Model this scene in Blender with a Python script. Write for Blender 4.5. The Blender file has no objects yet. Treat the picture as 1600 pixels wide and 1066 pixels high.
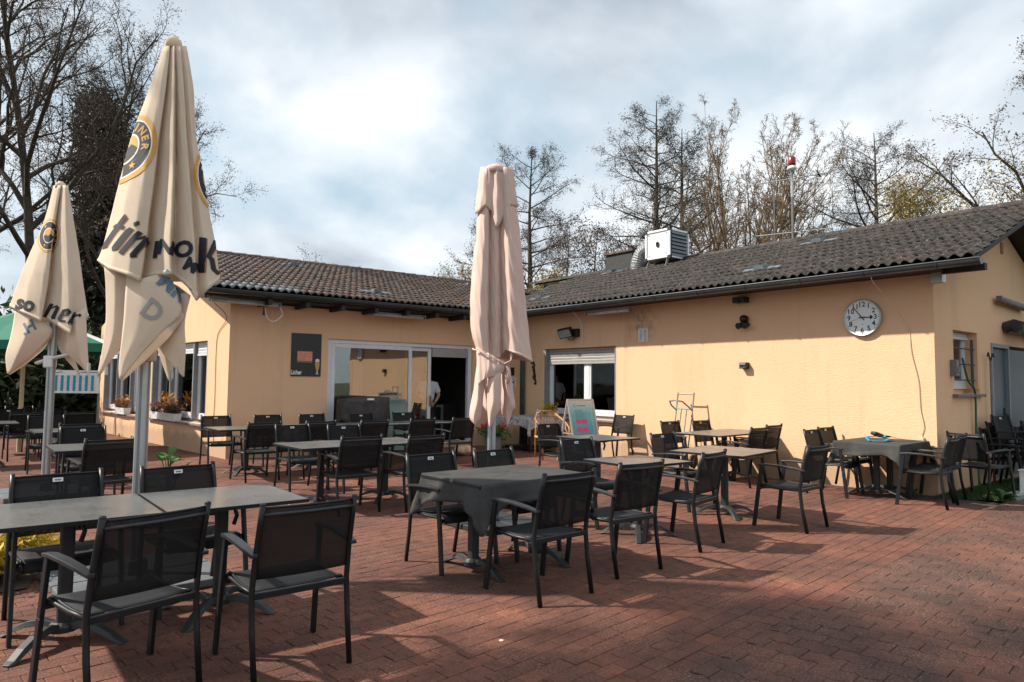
import bpy, bmesh, math, random
import numpy as np
from mathutils import Vector, Matrix
from mathutils.bvhtree import BVHTree
R = math.radians
S = bpy.context.scene
COL = S.collection
random.seed(7)
# ---------------------------------------------------------------- camera
cd = bpy.data.cameras.new('camera'); cam = bpy.data.objects.new('camera', cd); COL.objects.link(cam)
cd.sensor_width = 36; cd.lens = 24.02; cd.clip_end = 3000; cd.clip_start = 0.05
_a, _p, _r = R(51.325), R(3.537), R(0.588)
_F = Vector((math.cos(_a)*math.cos(_p), math.sin(_a)*math.cos(_p), math.sin(_p)))
_R0 = Vector((math.sin(_a), -math.cos(_a), 0)); _U0 = _R0.cross(_F)
_R = _R0*math.cos(_r)+_U0*math.sin(_r); _U = -_R0*math.sin(_r)+_U0*math.cos(_r)
cam.matrix_world = Matrix(((_R.x, _U.x, -_F.x, 0), (_R.y, _U.y, -_F.y, 0), (_R.z, _U.z, -_F.z, 1.5), (0, 0, 0, 1)))
S.camera = cam
# ---------------------------------------------------------------- world, sun, exposure
SUNDIR = Vector((-0.83, 0.68, 1.0)).normalized()
elev = math.asin(SUNDIR.z); azim = math.atan2(SUNDIR.x, SUNDIR.y)
W = bpy.data.worlds.new('World'); S.world = W; W.use_nodes = True
wt = W.node_tree; wn = wt.nodes; wl = wt.links; wn.clear()
def wnode(t, **k):
    n = wn.new(t)
    for a, b in k.items(): setattr(n, a, b)
    return n
sky = wnode('ShaderNodeTexSky', sky_type='NISHITA', sun_disc=False, sun_elevation=elev, sun_rotation=azim)
tc = wnode('ShaderNodeTexCoord'); sep = wnode('ShaderNodeSeparateXYZ'); wl.new(tc.outputs['Generated'], sep.inputs[0])
def wmath(op, a, b=None, c=None, clamp=False):
    n = wnode('ShaderNodeMath', operation=op, use_clamp=clamp)
    for i, v in enumerate((a, b, c)):
        if v is None: continue
        if hasattr(v, 'is_linked'): wl.new(v, n.inputs[i])
        else: n.inputs[i].default_value = v
    return n.outputs[0]
zz = wmath('ADD', wmath('MAXIMUM', sep.outputs[2], 0.0), 0.42)
cx = wmath('DIVIDE', sep.outputs[0], zz); cy = wmath('DIVIDE', sep.outputs[1], zz)
cmb = wnode('ShaderNodeCombineXYZ'); wl.new(cx, cmb.inputs[0]); wl.new(cy, cmb.inputs[1])
def wnoise(scale, detail, off, rough=0.55, dist=0.0):
    mp = wnode('ShaderNodeMapping'); mp.inputs['Location'].default_value = off; wl.new(cmb.outputs[0], mp.inputs[0])
    n = wnode('ShaderNodeTexNoise'); n.inputs['Scale'].default_value = scale; n.inputs['Detail'].default_value = detail
    n.inputs['Roughness'].default_value = rough; n.inputs['Distortion'].default_value = dist
    wl.new(mp.outputs[0], n.inputs['Vector']); return n.outputs['Fac']
def wramp(fac, pts):
    n = wnode('ShaderNodeValToRGB'); e = n.color_ramp.elements
    while len(e) < len(pts): e.new(0.5)
    for q, (x, c) in zip(e, pts): q.position = x; q.color = (*c, 1)
    wl.new(fac, n.inputs[0]); return n.outputs[0]
cover = wramp(wnoise(1.9, 6, (3.1, 1.7, 0), 0.5, 0.1), [(0.34, (0, 0, 0)), (0.52, (1, 1, 1))])
shade = wramp(wnoise(2.1, 6, (7.9, 4.9, 2), 0.5, 0.25), [(0.34, (0.40, 0.46, 0.53)), (0.46, (0.60, 0.66, 0.72)), (0.56, (0.78, 0.82, 0.86)), (0.66, (0.82, 0.86, 0.885))])
skm = wnode('ShaderNodeMix', data_type='RGBA', blend_type='MULTIPLY'); skm.inputs[0].default_value = 1
wl.new(sky.outputs[0], skm.inputs[6]); skm.inputs[7].default_value = (0.11, 0.11, 0.10, 1)
blu = wnode('ShaderNodeMix', data_type='RGBA'); blu.inputs[0].default_value = 0.62
wl.new(skm.outputs[2], blu.inputs[6]); blu.inputs[7].default_value = (0.52, 0.65, 0.73, 1)
mixc = wnode('ShaderNodeMix', data_type='RGBA'); wl.new(cover, mixc.inputs[0]); wl.new(blu.outputs[2], mixc.inputs[6]); wl.new(shade, mixc.inputs[7])
bg = wnode('ShaderNodeBackground'); bg.inputs[1].default_value = 0.86; wl.new(mixc.outputs[2], bg.inputs[0])
wo = wnode('ShaderNodeOutputWorld'); wl.new(bg.outputs[0], wo.inputs[0])
sl = bpy.data.lights.new('sun', 'SUN'); sl.energy = 5.0; sl.angle = R(1.2); sl.color = (1.0, 0.92, 0.80)
sun = bpy.data.objects.new('sun', sl); COL.objects.link(sun); sun.rotation_euler = SUNDIR.to_track_quat('Z', 'Y').to_euler(); sun.location = (0, 0, 30)
S.view_settings.view_transform = 'Standard'; S.view_settings.look = 'None'; S.view_settings.exposure = 0.58; S.view_settings.gamma = 1.0
S.view_settings.use_curve_mapping = False
S.render.engine = 'CYCLES'
S.cycles.transparent_max_bounces = 16; S.cycles.max_bounces = 6
# ---------------------------------------------------------------- material helpers
class NT:
    def __init__(s, name):
        s.m = bpy.data.materials.new(name); s.m.use_nodes = True; s.t = s.m.node_tree; s.n = s.t.nodes; s.n.clear(); s.l = s.t.links
        s.out = s.n.new('ShaderNodeOutputMaterial'); s.b = s.n.new('ShaderNodeBsdfPrincipled'); s.l.new(s.b.outputs[0], s.out.inputs[0])
    def node(s, t, **k):
        n = s.n.new(t)
        for a, b in k.items(): setattr(n, a, b)
        return n
    def link(s, a, b): s.l.new(a, b)
    def coord(s, kind='Object', scale=(1, 1, 1), rot=(0, 0, 0), loc=(0, 0, 0)):
        if kind == 'World': src = s.node('ShaderNodeNewGeometry').outputs['Position']
        else: src = s.node('ShaderNodeTexCoord').outputs[kind]
        mp = s.node('ShaderNodeMapping'); mp.inputs['Scale'].default_value = scale; mp.inputs['Rotation'].default_value = rot; mp.inputs['Location'].default_value = loc
        s.link(src, mp.inputs[0]); return mp.outputs[0]
    def noise(s, vec, scale, detail=4, rough=0.55, dist=0, out='Fac'):
        n = s.node('ShaderNodeTexNoise'); n.inputs['Scale'].default_value = scale; n.inputs['Detail'].default_value = detail
        n.inputs['Roughness'].default_value = rough; n.inputs['Distortion'].default_value = dist
        if vec is not None: s.link(vec, n.inputs['Vector'])
        return n.outputs[out]
    def ramp(s, fac, pts):
        n = s.node('ShaderNodeValToRGB'); e = n.color_ramp.elements
        while len(e) < len(pts): e.new(0.5)
        for q, (x, c) in zip(e, pts): q.position = x; q.color = (*c, 1) if not isinstance(c, float) else (c, c, c, 1)
        s.link(fac, n.inputs[0]); return n.outputs[0]
    def mix(s, fac, a, b, mode='MIX'):
        n = s.node('ShaderNodeMix', data_type='RGBA', blend_type=mode)
        for i, v in ((0, fac), (6, a), (7, b)):
            if hasattr(v, 'is_linked'): s.link(v, n.inputs[i])
            elif i == 0: n.inputs[0].default_value = v
            else: n.inputs[i].default_value = (*v, 1)
        return n.outputs[2]
    def math(s, op, a, b=None, c=None):
        n = s.node('ShaderNodeMath', operation=op)
        for i, v in enumerate((a, b, c)):
            if v is None: continue
            if hasattr(v, 'is_linked'): s.link(v, n.inputs[i])
            else: n.inputs[i].default_value = v
        return n.outputs[0]
    def bump(s, h, strength=0.3, dist=0.01):
        n = s.node('ShaderNodeBump'); n.inputs['Strength'].default_value = strength; n.inputs['Distance'].default_value = dist
        s.link(h, n.inputs['Height']); s.link(n.outputs[0], s.b.inputs['Normal'])
    def col(s, c):
        if hasattr(c, 'is_linked'): s.link(c, s.b.inputs['Base Color'])
        else: s.b.inputs['Base Color'].default_value = (*c, 1)
    def rough(s, r):
        if hasattr(r, 'is_linked'): s.link(r, s.b.inputs['Roughness'])
        else: s.b.inputs['Roughness'].default_value = r
    def rnd(s):   # random value of a piece: stored face attribute plus the object's own random
        a = s.node('ShaderNodeAttribute', attribute_name='rnd'); o = s.node('ShaderNodeObjectInfo')
        return s.math('FRACT', s.math('ADD', a.outputs['Fac'], o.outputs['Random']))
def simple(name, c, rough=0.6, metal=0.0, var=0.12, scale=9.0, bump=0.0, spec=0.5):
    t = NT(name); v = t.noise(t.coord(), scale, 5)
    lo = tuple(x*(1-var) for x in c); hi = tuple(min(1, x*(1+var)) for x in c)
    t.col(t.ramp(v, [(0.3, lo), (0.7, hi)])); t.rough(rough); t.b.inputs['Metallic'].default_value = metal
    t.b.inputs['Specular IOR Level'].default_value = spec
    if bump: t.bump(t.noise(t.coord(), scale*6, 4), bump, 0.004)
    return t.m
M = {}
# chair fabric: fine open mesh, a little see-through
def mesh_fabric(name, c, see):
    t = NT(name); v = t.noise(t.coord(), 30, 3); t.col(t.ramp(v, [(0.3, tuple(x*.8 for x in c)), (0.7, tuple(x*1.2 for x in c))])); t.rough(0.75); t.b.inputs['Specular IOR Level'].default_value = 0.3
    wv = t.noise(t.coord('Object', (900, 900, 900)), 1.0, 1); t.bump(wv, 0.2, 0.001)
    tr = t.node('ShaderNodeBsdfTransparent'); mx = t.node('ShaderNodeMixShader'); mx.inputs[0].default_value = see
    t.link(t.b.outputs[0], mx.inputs[1]); t.link(tr.outputs[0], mx.inputs[2]); t.link(mx.outputs[0], t.out.inputs[0]); return t.m
M['mesh'] = mesh_fabric('mesh_fabric', (0.011, 0.011, 0.012), 0.17)
M['seat'] = mesh_fabric('seat_fabric', (0.014, 0.015, 0.018), 0.06)
M['black'] = simple('black_powder_coat', (0.008, 0.009, 0.011), 0.42, 0.0, 0.25, 14, 0.05, 0.4)
M['arm'] = simple('armrest_coat', (0.018, 0.020, 0.024), 0.40, 0.0, 0.35, 20, 0.06)
M['cast'] = simple('cast_base_grey', (0.018, 0.020, 0.022), 0.55, 0.0, 0.3, 9, 0.1)
M['white'] = simple('white_plastic', (0.72, 0.73, 0.73), 0.4)
M['steel'] = simple('galvanised_steel', (0.17, 0.18, 0.19), 0.5, 0.4, 0.15, 25)
M['alu'] = simple('aluminium_profile', (0.46, 0.47, 0.47), 0.42, 0.55, 0.08, 8)
M['greyframe'] = simple('grey_jamb', (0.20, 0.215, 0.225), 0.5)
M['upvc'] = simple('white_window_frame', (0.66, 0.67, 0.70), 0.32, 0, 0.05)
M['shutter'] = simple('shutter_slat', (0.62, 0.63, 0.65), 0.45, 0, 0.06)
M['shuttergrey'] = simple('grey_shutter_slat', (0.33, 0.32, 0.31), 0.5, 0, 0.08)
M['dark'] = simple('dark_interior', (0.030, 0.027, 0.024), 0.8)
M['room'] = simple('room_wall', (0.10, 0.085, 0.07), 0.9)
M['anthr'] = simple('anthracite_gutter', (0.045, 0.052, 0.060), 0.35, 0.3, 0.2, 5)
M['pipe'] = simple('downpipe_slate', (0.075, 0.095, 0.105), 0.4, 0.3, 0.2, 5)
M['brownwood'] = simple('dark_stained_wood', (0.022, 0.017, 0.014), 0.7, 0, 0.4, 6, 0.2)
M['sill'] = simple('stone_sill', (0.17, 0.145, 0.135), 0.7, 0, 0.2, 12, 0.1)
M['navy'] = simple('navy_print', (0.010, 0.014, 0.024), 0.75, 0, 0.1)
M['rust'] = simple('rust_print', (0.36, 0.15, 0.05), 0.75, 0, 0.1)
M['gold'] = simple('gold_print', (0.58, 0.30, 0.05), 0.7, 0, 0.1)
M['whiteprint'] = simple('white_print', (0.72, 0.70, 0.66), 0.75, 0, 0.05)
M['bluegrey'] = simple('faded_print', (0.14, 0.19, 0.25), 0.8, 0, 0.1)
M['ink'] = simple('black_ink', (0.012, 0.012, 0.013), 0.6)
M['red'] = simple('red_lens', (0.20, 0.012, 0.016), 0.25, 0, 0.2)
M['skin'] = simple('skin', (0.42, 0.24, 0.17), 0.6, 0, 0.08)
M['shirt'] = simple('white_shirt', (0.62, 0.65, 0.74), 0.85, 0, 0.06, 5, 0.1)
M['trousers'] = simple('dark_trousers', (0.022, 0.022, 0.027), 0.85)
M['hair'] = simple('dark_hair', (0.018, 0.013, 0.010), 0.7)
M['soil'] = simple('soil', (0.045, 0.032, 0.024), 0.95, 0, 0.4, 30, 0.5)
M['rattan'] = simple('rattan_cane', (0.36, 0.17, 0.06), 0.5, 0, 0.3, 25, 0.1)
M['cord'] = simple('pale_cable', (0.55, 0.44, 0.34), 0.6)
M['darkcord'] = simple('dark_cable', (0.10, 0.07, 0.05), 0.6)
M['greenhose'] = simple('green_hose', (0.015, 0.11, 0.055), 0.45)
M['doorgrey'] = simple('grey_steel_door', (0.075, 0.09, 0.105), 0.45, 0, 0.08, 3)
M['pink'] = simple('pink_petal', (0.75, 0.03, 0.16), 0.6, 0, 0.3, 40)
M['coral'] = simple('coral_petal', (0.75, 0.14, 0.06), 0.6, 0, 0.3, 40)
M['teal'] = simple('teal_webbing', (0.02, 0.22, 0.33), 0.7, 0, 0.2)
M['slate'] = simple('dark_cladding', (0.028, 0.028, 0.030), 0.7, 0, 0.35, 14, 0.2)
M['flash'] = simple('lead_flashing', (0.17, 0.185, 0.20), 0.5, 0.3, 0.2, 10)
M['sack'] = simple('tan_stone', (0.52, 0.33, 0.20), 0.9, 0, 0.45, 9, 0.6)
M['unit'] = simple('white_sheet_metal', (0.72, 0.73, 0.74), 0.35, 0.1, 0.05, 4)
M['louvre'] = simple('louvre_grey', (0.11, 0.14, 0.16), 0.4, 0.3, 0.15)
M['greencanopy'] = simple('green_canopy', (0.005, 0.14, 0.085), 0.75, 0, 0.12, 4)
M['postbeige'] = simple('beige_post', (0.55, 0.45, 0.30), 0.6, 0, 0.1)
M['curtain'] = simple('cream_curtain', (0.36, 0.32, 0.22), 0.9, 0, 0.1, 3)
M['tarp'] = simple('dark_tarpaulin', (0.045, 0.040, 0.038), 0.7, 0, 0.35, 10, 0.2)
M['board'] = simple('greenish_board', (0.16, 0.23, 0.20), 0.3, 0, 0.2, 4)
M['bark'] = simple('dark_bark', (0.060, 0.045, 0.035), 0.95, 0, 0.4, 6, 0.4)
M['barkgold'] = simple('lichen_bark', (0.15, 0.092, 0.045), 0.95, 0, 0.5, 4, 0.4)
M['twig'] = simple('fine_twig', (0.070, 0.052, 0.042), 0.95, 0, 0.3, 3)
M['twiggold'] = simple('pale_twig', (0.17, 0.115, 0.070), 0.95, 0, 0.4, 2)
def leaf(name, c, var=0.45, tl=0.25):
    t = NT(name); v = t.noise(t.coord('World'), 1.7, 3); w = t.noise(t.coord('World'), 23, 2)
    k = t.math('ADD', t.math('MULTIPLY', v, 0.5), t.math('MULTIPLY', w, 0.5))
    t.col(t.ramp(k, [(0.32, tuple(x*(1-var) for x in c)), (0.5, c), (0.68, tuple(min(1, x*(1+var)) for x in c))])); t.rough(0.6)
    tr = t.node('ShaderNodeBsdfTranslucent'); tr.inputs[0].default_value = (*c, 1); mx = t.node('ShaderNodeMixShader'); mx.inputs[0].default_value = tl
    t.link(t.b.outputs[0], mx.inputs[1]); t.link(tr.outputs[0], mx.inputs[2]); t.link(mx.outputs[0], t.out.inputs[0]); return t.m
M['bud'] = leaf('brown_bud', (0.095, 0.060, 0.040))
M['cone'] = leaf('dark_catkin', (0.050, 0.040, 0.034))
M['needle'] = leaf('dark_needle', (0.022, 0.026, 0.014), 0.5, 0.15)
M['ochre'] = leaf('ochre_leaf', (0.22, 0.16, 0.035), 0.5)
M['lime'] = leaf('spring_leaf', (0.20, 0.24, 0.06), 0.4)
M['hedge'] = leaf('hedge_leaf', (0.030, 0.045, 0.014), 0.6)
M['green'] = leaf('broad_leaf', (0.05, 0.15, 0.03), 0.4)
M['yellowshrub'] = leaf('golden_leaf', (0.42, 0.30, 0.015), 0.5)
M['dried'] = leaf('dried_flower', (0.20, 0.075, 0.04), 0.5)
M['orange'] = leaf('orange_flower', (0.55, 0.22, 0.03), 0.4)
M['grassm'] = leaf('grass_blade', (0.035, 0.085, 0.015), 0.4)
# glass
def glassmat(name, tint=(0.75, 0.8, 0.8), base=0.10):
    t = NT(name); t.n.remove(t.b); tr = t.node('ShaderNodeBsdfTransparent'); tr.inputs[0].default_value = (*tint, 1)
    gl = t.node('ShaderNodeBsdfGlossy'); gl.inputs['Roughness'].default_value = 0.015; gl.inputs[0].default_value = (0.95, 0.97, 0.97, 1)
    lw = t.node('ShaderNodeFresnel'); lw.inputs[0].default_value = 1.52
    wv = t.noise(t.coord('Object'), 1.3, 1); bp = t.node('ShaderNodeBump'); bp.inputs['Strength'].default_value = 0.04; bp.inputs['Distance'].default_value = 0.05
    t.link(wv, bp.inputs['Height']); t.link(bp.outputs[0], gl.inputs['Normal'])
    f = t.math('ADD', lw.outputs[0], base); mx = t.node('ShaderNodeMixShader'); t.link(f, mx.inputs[0]); t.link(tr.outputs[0], mx.inputs[1]); t.link(gl.outputs[0], mx.inputs[2])
    t.link(mx.outputs[0], t.out.inputs[0]); return t.m
M['glass'] = glassmat('window_glass')
M['doorglass'] = glassmat('sliding_door_glass', (0.7, 0.72, 0.7), 0.14)
# rendered facade: horizontal scratch plaster
t = NT('apricot_render'); P = t.coord('World')
big = t.noise(P, 0.7, 5); fine = t.noise(t.coord('World', (16, 16, 75)), 1.0, 3, 0.6, 0.5); spk = t.noise(P, 60, 3)
c = t.ramp(big, [(0.3, (0.735, 0.468, 0.285)), (0.7, (0.785, 0.503, 0.318))])
c = t.mix(t.math('MULTIPLY', fine, 0.35), c, (0.63, 0.39, 0.215)); c = t.mix(t.ramp(t.noise(t.coord('World', (1, 1, 0.25)), 1.6, 6, 0.65), [(0.56, 0.0), (0.78, 0.35)]), c, (0.42, 0.30, 0.18))
pz = t.node('ShaderNodeSeparateXYZ'); t.link(P, pz.inputs[0]); zn = t.math('ADD', pz.outputs[2], t.math('MULTIPLY', t.noise(P, 5, 5, 0.65), -0.55))
c = t.mix(t.ramp(zn, [(0.0, 0.55), (0.16, 0.0)]), c, (0.30, 0.20, 0.13)); c = t.mix(t.math('MULTIPLY', t.ramp(pz.outputs[2], [(0.0, 0.0), (0.5, 1.0)]), t.ramp(t.noise(t.coord('World', (3.2, 3.2, 0.22)), 1.0, 6, 0.7), [(0.58, 0.0), (0.80, 0.38)])), c, (0.36, 0.25, 0.16))
vd = t.node('ShaderNodeVectorMath', operation='DISTANCE'); t.link(P, vd.inputs[0]); vd.inputs[1].default_value = (10.69, 9.15, 2.72); c = t.mix(t.math('MULTIPLY', t.ramp(vd.outputs['Value'], [(0.08, 1.0), (0.52, 0.0)]), t.ramp(t.noise(P, 7, 5, 0.7), [(0.40, 0.0), (0.66, 0.75)])), c, (0.13, 0.10, 0.08))
t.col(c); t.rough(0.95); t.bump(t.math('ADD', fine, t.math('MULTIPLY', spk, 0.35)), 0.7, 0.009); M['wall'] = t.m
# roof tiles
def tilemat(name, cols, k=1.0):
    t = NT(name); r = t.rnd(); P = t.coord('World')
    base = t.ramp(r, cols); lich = t.noise(P, 9, 6, 0.7); l2 = t.noise(P, 34, 3)
    c = t.mix(t.ramp(lich, [(0.47, 0.0), (0.63, 0.75)]), base, (0.20*k, 0.18*k, 0.165*k)); c = t.mix(t.ramp(l2, [(0.60, 0.0), (0.72, 0.7)]), c, (0.30, 0.28, 0.25))
    c = t.mix(t.ramp(t.noise(P, 5, 5), [(0.5, 0.0), (0.7, 0.6)]), c, (0.03, 0.028, 0.025))
    t.col(c); t.rough(0.88); t.bump(l2, 0.5, 0.006); return t.m
M['tilered'] = tilemat('weathered_red_tile', [(0.0, (0.060, 0.040, 0.034)), (0.3, (0.105, 0.052, 0.038)), (0.6, (0.078, 0.062, 0.054)), (1.0, (0.145, 0.070, 0.048))], 0.85)
M['tiledark'] = tilemat('weathered_dark_tile', [(0.0, (0.014, 0.012, 0.0115)), (0.5, (0.023, 0.018, 0.0165)), (0.85, (0.036, 0.023, 0.020)), (1.0, (0.052, 0.038, 0.033))], 0.42)
M['tilegrey'] = tilemat('new_grey_tile', [(0.0, (0.12, 0.13, 0.145)), (1.0, (0.17, 0.18, 0.20))])
# pavers
def pavemat(name, cols, dirt, grit, dthr):
    t = NT(name); r = t.rnd(); P = t.coord('World')
    base = t.ramp(r, cols); n1 = t.noise(P, 1.1, 6, 0.62, 0.4); n2 = t.noise(P, 70, 4, 0.7); n3 = t.noise(P, 9, 5, 0.6)
    c = t.mix(t.ramp(n1, [(dthr, 0.0), (dthr+0.22, 0.72)]), base, dirt)
    c = t.mix(t.ramp(n3, [(0.46, 0.0), (0.70, 0.55)]), c, tuple(x*0.55 for x in dirt))
    c = t.mix(t.math('MULTIPLY', t.ramp(n2, [(0.52, 0.0), (0.66, 0.85)]), t.ramp(t.noise(P, 2.3, 5, 0.6), [(0.36, 0.15), (0.64, 1.0)])), c, grit); c = t.mix(t.ramp(n2, [(0.28, 0.6), (0.44, 0.0)]), c, tuple(x*0.35 for x in dirt))
    c = t.mix(1.0, c, t.ramp(t.noise(P, 0.75, 7, 0.68, 0.6), [(0.34, (0.54, 0.52, 0.52)), (0.50, (0.84, 0.83, 0.83)), (0.66, (1.04, 0.98, 0.93))]), 'MULTIPLY')
    c = t.mix(t.ramp(t.noise(P, 4.2, 6, 0.7), [(0.60, 0.0), (0.74, 0.6)]), c, tuple(x*0.5 for x in dirt))
    t.col(c); t.rough(0.9); t.bump(n2, 0.6, 0.005); return t.m
M['pave'] = pavemat('red_paver', [(0.0, (0.150, 0.054, 0.035)), (0.5, (0.170, 0.060, 0.038)), (0.9, (0.182, 0.065, 0.040)), (1.0, (0.25, 0.090, 0.048))], (0.085, 0.037, 0.026), (0.40, 0.205, 0.135), 0.44)
M['paveold'] = pavemat('stained_paver', [(0.0, (0.125, 0.050, 0.034)), (0.4, (0.15, 0.056, 0.036)), (1.0, (0.175, 0.066, 0.041))], (0.052, 0.031, 0.024), (0.40, 0.25, 0.18), 0.42)
M['joint'] = simple('dark_joint_sand', (0.072, 0.036, 0.026), 0.95, 0, 0.4, 20, 0.3)
t = NT('meadow_ground'); P = t.coord('World'); t.col(t.ramp(t.noise(P, 0.6, 6), [(0.3, (0.030, 0.045, 0.016)), (0.55, (0.05, 0.06, 0.022)), (0.75, (0.085, 0.065, 0.035))])); t.rough(1.0); t.bump(t.noise(P, 12, 4), 0.8, 0.05); M['ground'] = t.m
# table top: mottled slate laminate
t = NT('slate_laminate'); P = t.coord('World'); n1 = t.noise(P, 2.6, 5, 0.6, 0.3); n2 = t.noise(P, 90, 3); n3 = t.noise(t.coord('World', (30, 4, 4), (0, 0, 0.5)), 1.0, 4, 0.6)
c = t.ramp(t.math('ADD', t.math('MULTIPLY', n1, 0.6), t.math('MULTIPLY', n3, 0.4)), [(0.3, (0.078, 0.081, 0.084)), (0.7, (0.132, 0.130, 0.125))]); c = t.mix(t.ramp(n2, [(0.68, 0.0), (0.78, 0.4)]), c, (0.24, 0.23, 0.21))
t.col(c); t.rough(t.ramp(n1, [(0.3, 0.22), (0.7, 0.36)])); t.bump(n2, 0.1, 0.001); M['slatetop'] = t.m
# cloths
def clothmat(name, c, tl=0.3, var=0.08, weave=420, rough=0.9):
    t = NT(name); P = t.coord('Object'); n = t.noise(P, 3.0, 5, 0.6); w = t.noise(P, weave, 2)
    k = t.math('ADD', t.math('MULTIPLY', n, 0.65), t.math('MULTIPLY', w, 0.35))
    cc = t.ramp(k, [(0.32, tuple(x*(1-var*2) for x in c)), (0.5, c), (0.7, tuple(min(1, x*(1+var)) for x in c))]); t.col(cc); t.rough(rough)
    t.b.inputs['Specular IOR Level'].default_value = 0.15
    t.bump(t.math('ADD', t.math('MULTIPLY', t.noise(t.coord('Object', (9, 9, 2.4)), 1.0, 5, 0.62, 0.6), 0.8), t.math('MULTIPLY', w, 0.12)), 0.22, 0.012)
    if tl:
        tr = t.node('ShaderNodeBsdfTranslucent'); t.link(cc, tr.inputs[0]); mx = t.node('ShaderNodeMixShader'); mx.inputs[0].default_value = tl
        t.link(t.b.outputs[0], mx.inputs[1]); t.link(tr.outputs[0], mx.inputs[2]); t.link(mx.outputs[0], t.out.inputs[0])
    return t.m
M['beige'] = clothmat('beige_canopy', (0.83, 0.70, 0.565), 0.30, 0.05)
M['pinkcloth'] = clothmat('dusty_pink_canopy', (0.80, 0.615, 0.54), 0.28, 0.06)
M['greycloth'] = clothmat('charcoal_tablecloth', (0.060, 0.059, 0.058), 0.0, 0.22, 60)
t = NT('floral_tablecloth'); P = t.coord('Object'); v = t.node('ShaderNodeTexVoronoi'); v.inputs['Scale'].default_value = 7.5; t.link(P, v.inputs['Vector'])
n = t.noise(P, 26, 4, 0.6, 1.0); c = t.ramp(n, [(0.38, (0.22, 0.21, 0.23)), (0.52, (0.46, 0.43, 0.42))])
msk = t.math('MULTIPLY', t.ramp(v.outputs['Distance'], [(0.20, 1.0), (0.36, 0.0)]), t.ramp(t.noise(P, 60, 3), [(0.40, 0.0), (0.5, 1.0)]))
c = t.mix(msk, c, (0.20, 0.06, 0.12)); t.col(c); t.rough(0.9); M['floral'] = t.m
# ---------------------------------------------------------------- mesh helpers
class MB:
    def __init__(s): s.v = []; s.f = []
    def add(s, v, f):
        k = len(s.v); s.v.extend([tuple(a) for a in v]); s.f.extend([tuple(i+k for i in q) for q in f]); return s
    def box(s, c, d, rz=0, M3=None):
        x, y, z = d[0]/2, d[1]/2, d[2]/2; co, si = math.cos(rz), math.sin(rz); V = []
        for sx, sy, sz in ((-1,-1,-1),(1,-1,-1),(1,1,-1),(-1,1,-1),(-1,-1,1),(1,-1,1),(1,1,1),(-1,1,1)):
            p = Vector((sx*x, sy*y, sz*z))
            if M3 is not None: p = M3 @ p
            V.append((c[0]+p.x*co-p.y*si, c[1]+p.x*si+p.y*co, c[2]+p.z))
        return s.add(V, [(0,3,2,1),(4,5,6,7),(0,1,5,4),(1,2,6,5),(2,3,7,6),(3,0,4,7)])
    def bar(s, a, b, w, h, up=(0,0,1)):
        a, b = Vector(a), Vector(b); d = (b-a); L = d.length; d.normalize(); u = Vector(up); x = d.cross(u)
        if x.length < 1e-4: x = Vector((1,0,0))
        x.normalize(); y = x.cross(d); V = []
        for p in (a, b):
            for sx, sy in ((-1,-1),(1,-1),(1,1),(-1,1)): V.append(p+x*sx*w/2+y*sy*h/2)
        return s.add(V, [(0,1,2,3),(7,6,5,4),(0,4,5,1),(1,5,6,2),(2,6,7,3),(3,7,4,0)])
    def tube(s, pts, r, n=8, cap=True, flat=1.0, up=(0,0,1)):
        pts = [Vector(p) for p in pts]; m = len(pts); rs = r if isinstance(r, (list, tuple)) else [r]*m; V = []; Fc = []
        px = None
        for i, p in enumerate(pts):
            d = (pts[min(i+1, m-1)]-pts[max(i-1, 0)]).normalized(); u = Vector(up); x = d.cross(u)
            if x.length < 0.05: x = d.cross(Vector((0, 1, 0.01))) if px is None else px-d*px.dot(d)
            x.normalize()
            if px is not None and x.dot(px) < 0: x = -x
            px = x; y = x.cross(d)
            for k in range(n):
                t = 2*math.pi*k/n; V.append(p+x*math.cos(t)*rs[i]+y*math.sin(t)*rs[i]*flat)
        for i in range(m-1):
            for k in range(n): Fc.append((i*n+k, i*n+(k+1)%n, (i+1)*n+(k+1)%n, (i+1)*n+k))
        if cap: Fc.append(tuple(range(n))[::-1]); Fc.append(tuple((m-1)*n+k for k in range(n)))
        return s.add(V, Fc)
    def lathe(s, c, prof, n=20, cap=True):
        V = []; Fc = []
        for r, z in prof:
            for k in range(n): t = 2*math.pi*k/n; V.append((c[0]+r*math.cos(t), c[1]+r*math.sin(t), c[2]+z))
        for i in range(len(prof)-1):
            for k in range(n): Fc.append((i*n+k, i*n+(k+1)%n, (i+1)*n+(k+1)%n, (i+1)*n+k))
        if cap: Fc.append(tuple(range(n))[::-1]); Fc.append(tuple((len(prof)-1)*n+k for k in range(n)))
        return s.add(V, Fc)
    def grid(s, G):
        nu, nv = len(G), len(G[0]); return s.add([p for r in G for p in r], [(i*nv+j, i*nv+j+1, (i+1)*nv+j+1, (i+1)*nv+j) for i in range(nu-1) for j in range(nv-1)])
    def build(s, name, mat, parent=None, smooth=False, thick=0, bevel=0, loc=None, rz=0):
        me = bpy.data.meshes.new(name); me.from_pydata(s.v, [], s.f); me.update()
        bm = bmesh.new(); bm.from_mesh(me); bmesh.ops.recalc_face_normals(bm, faces=bm.faces)
        bm.to_mesh(me); bm.free()
        if smooth: me.polygons.foreach_set('use_smooth', [True]*len(me.polygons))
        return link(name, me, mat, parent, thick, bevel, loc, rz, smooth)
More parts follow.
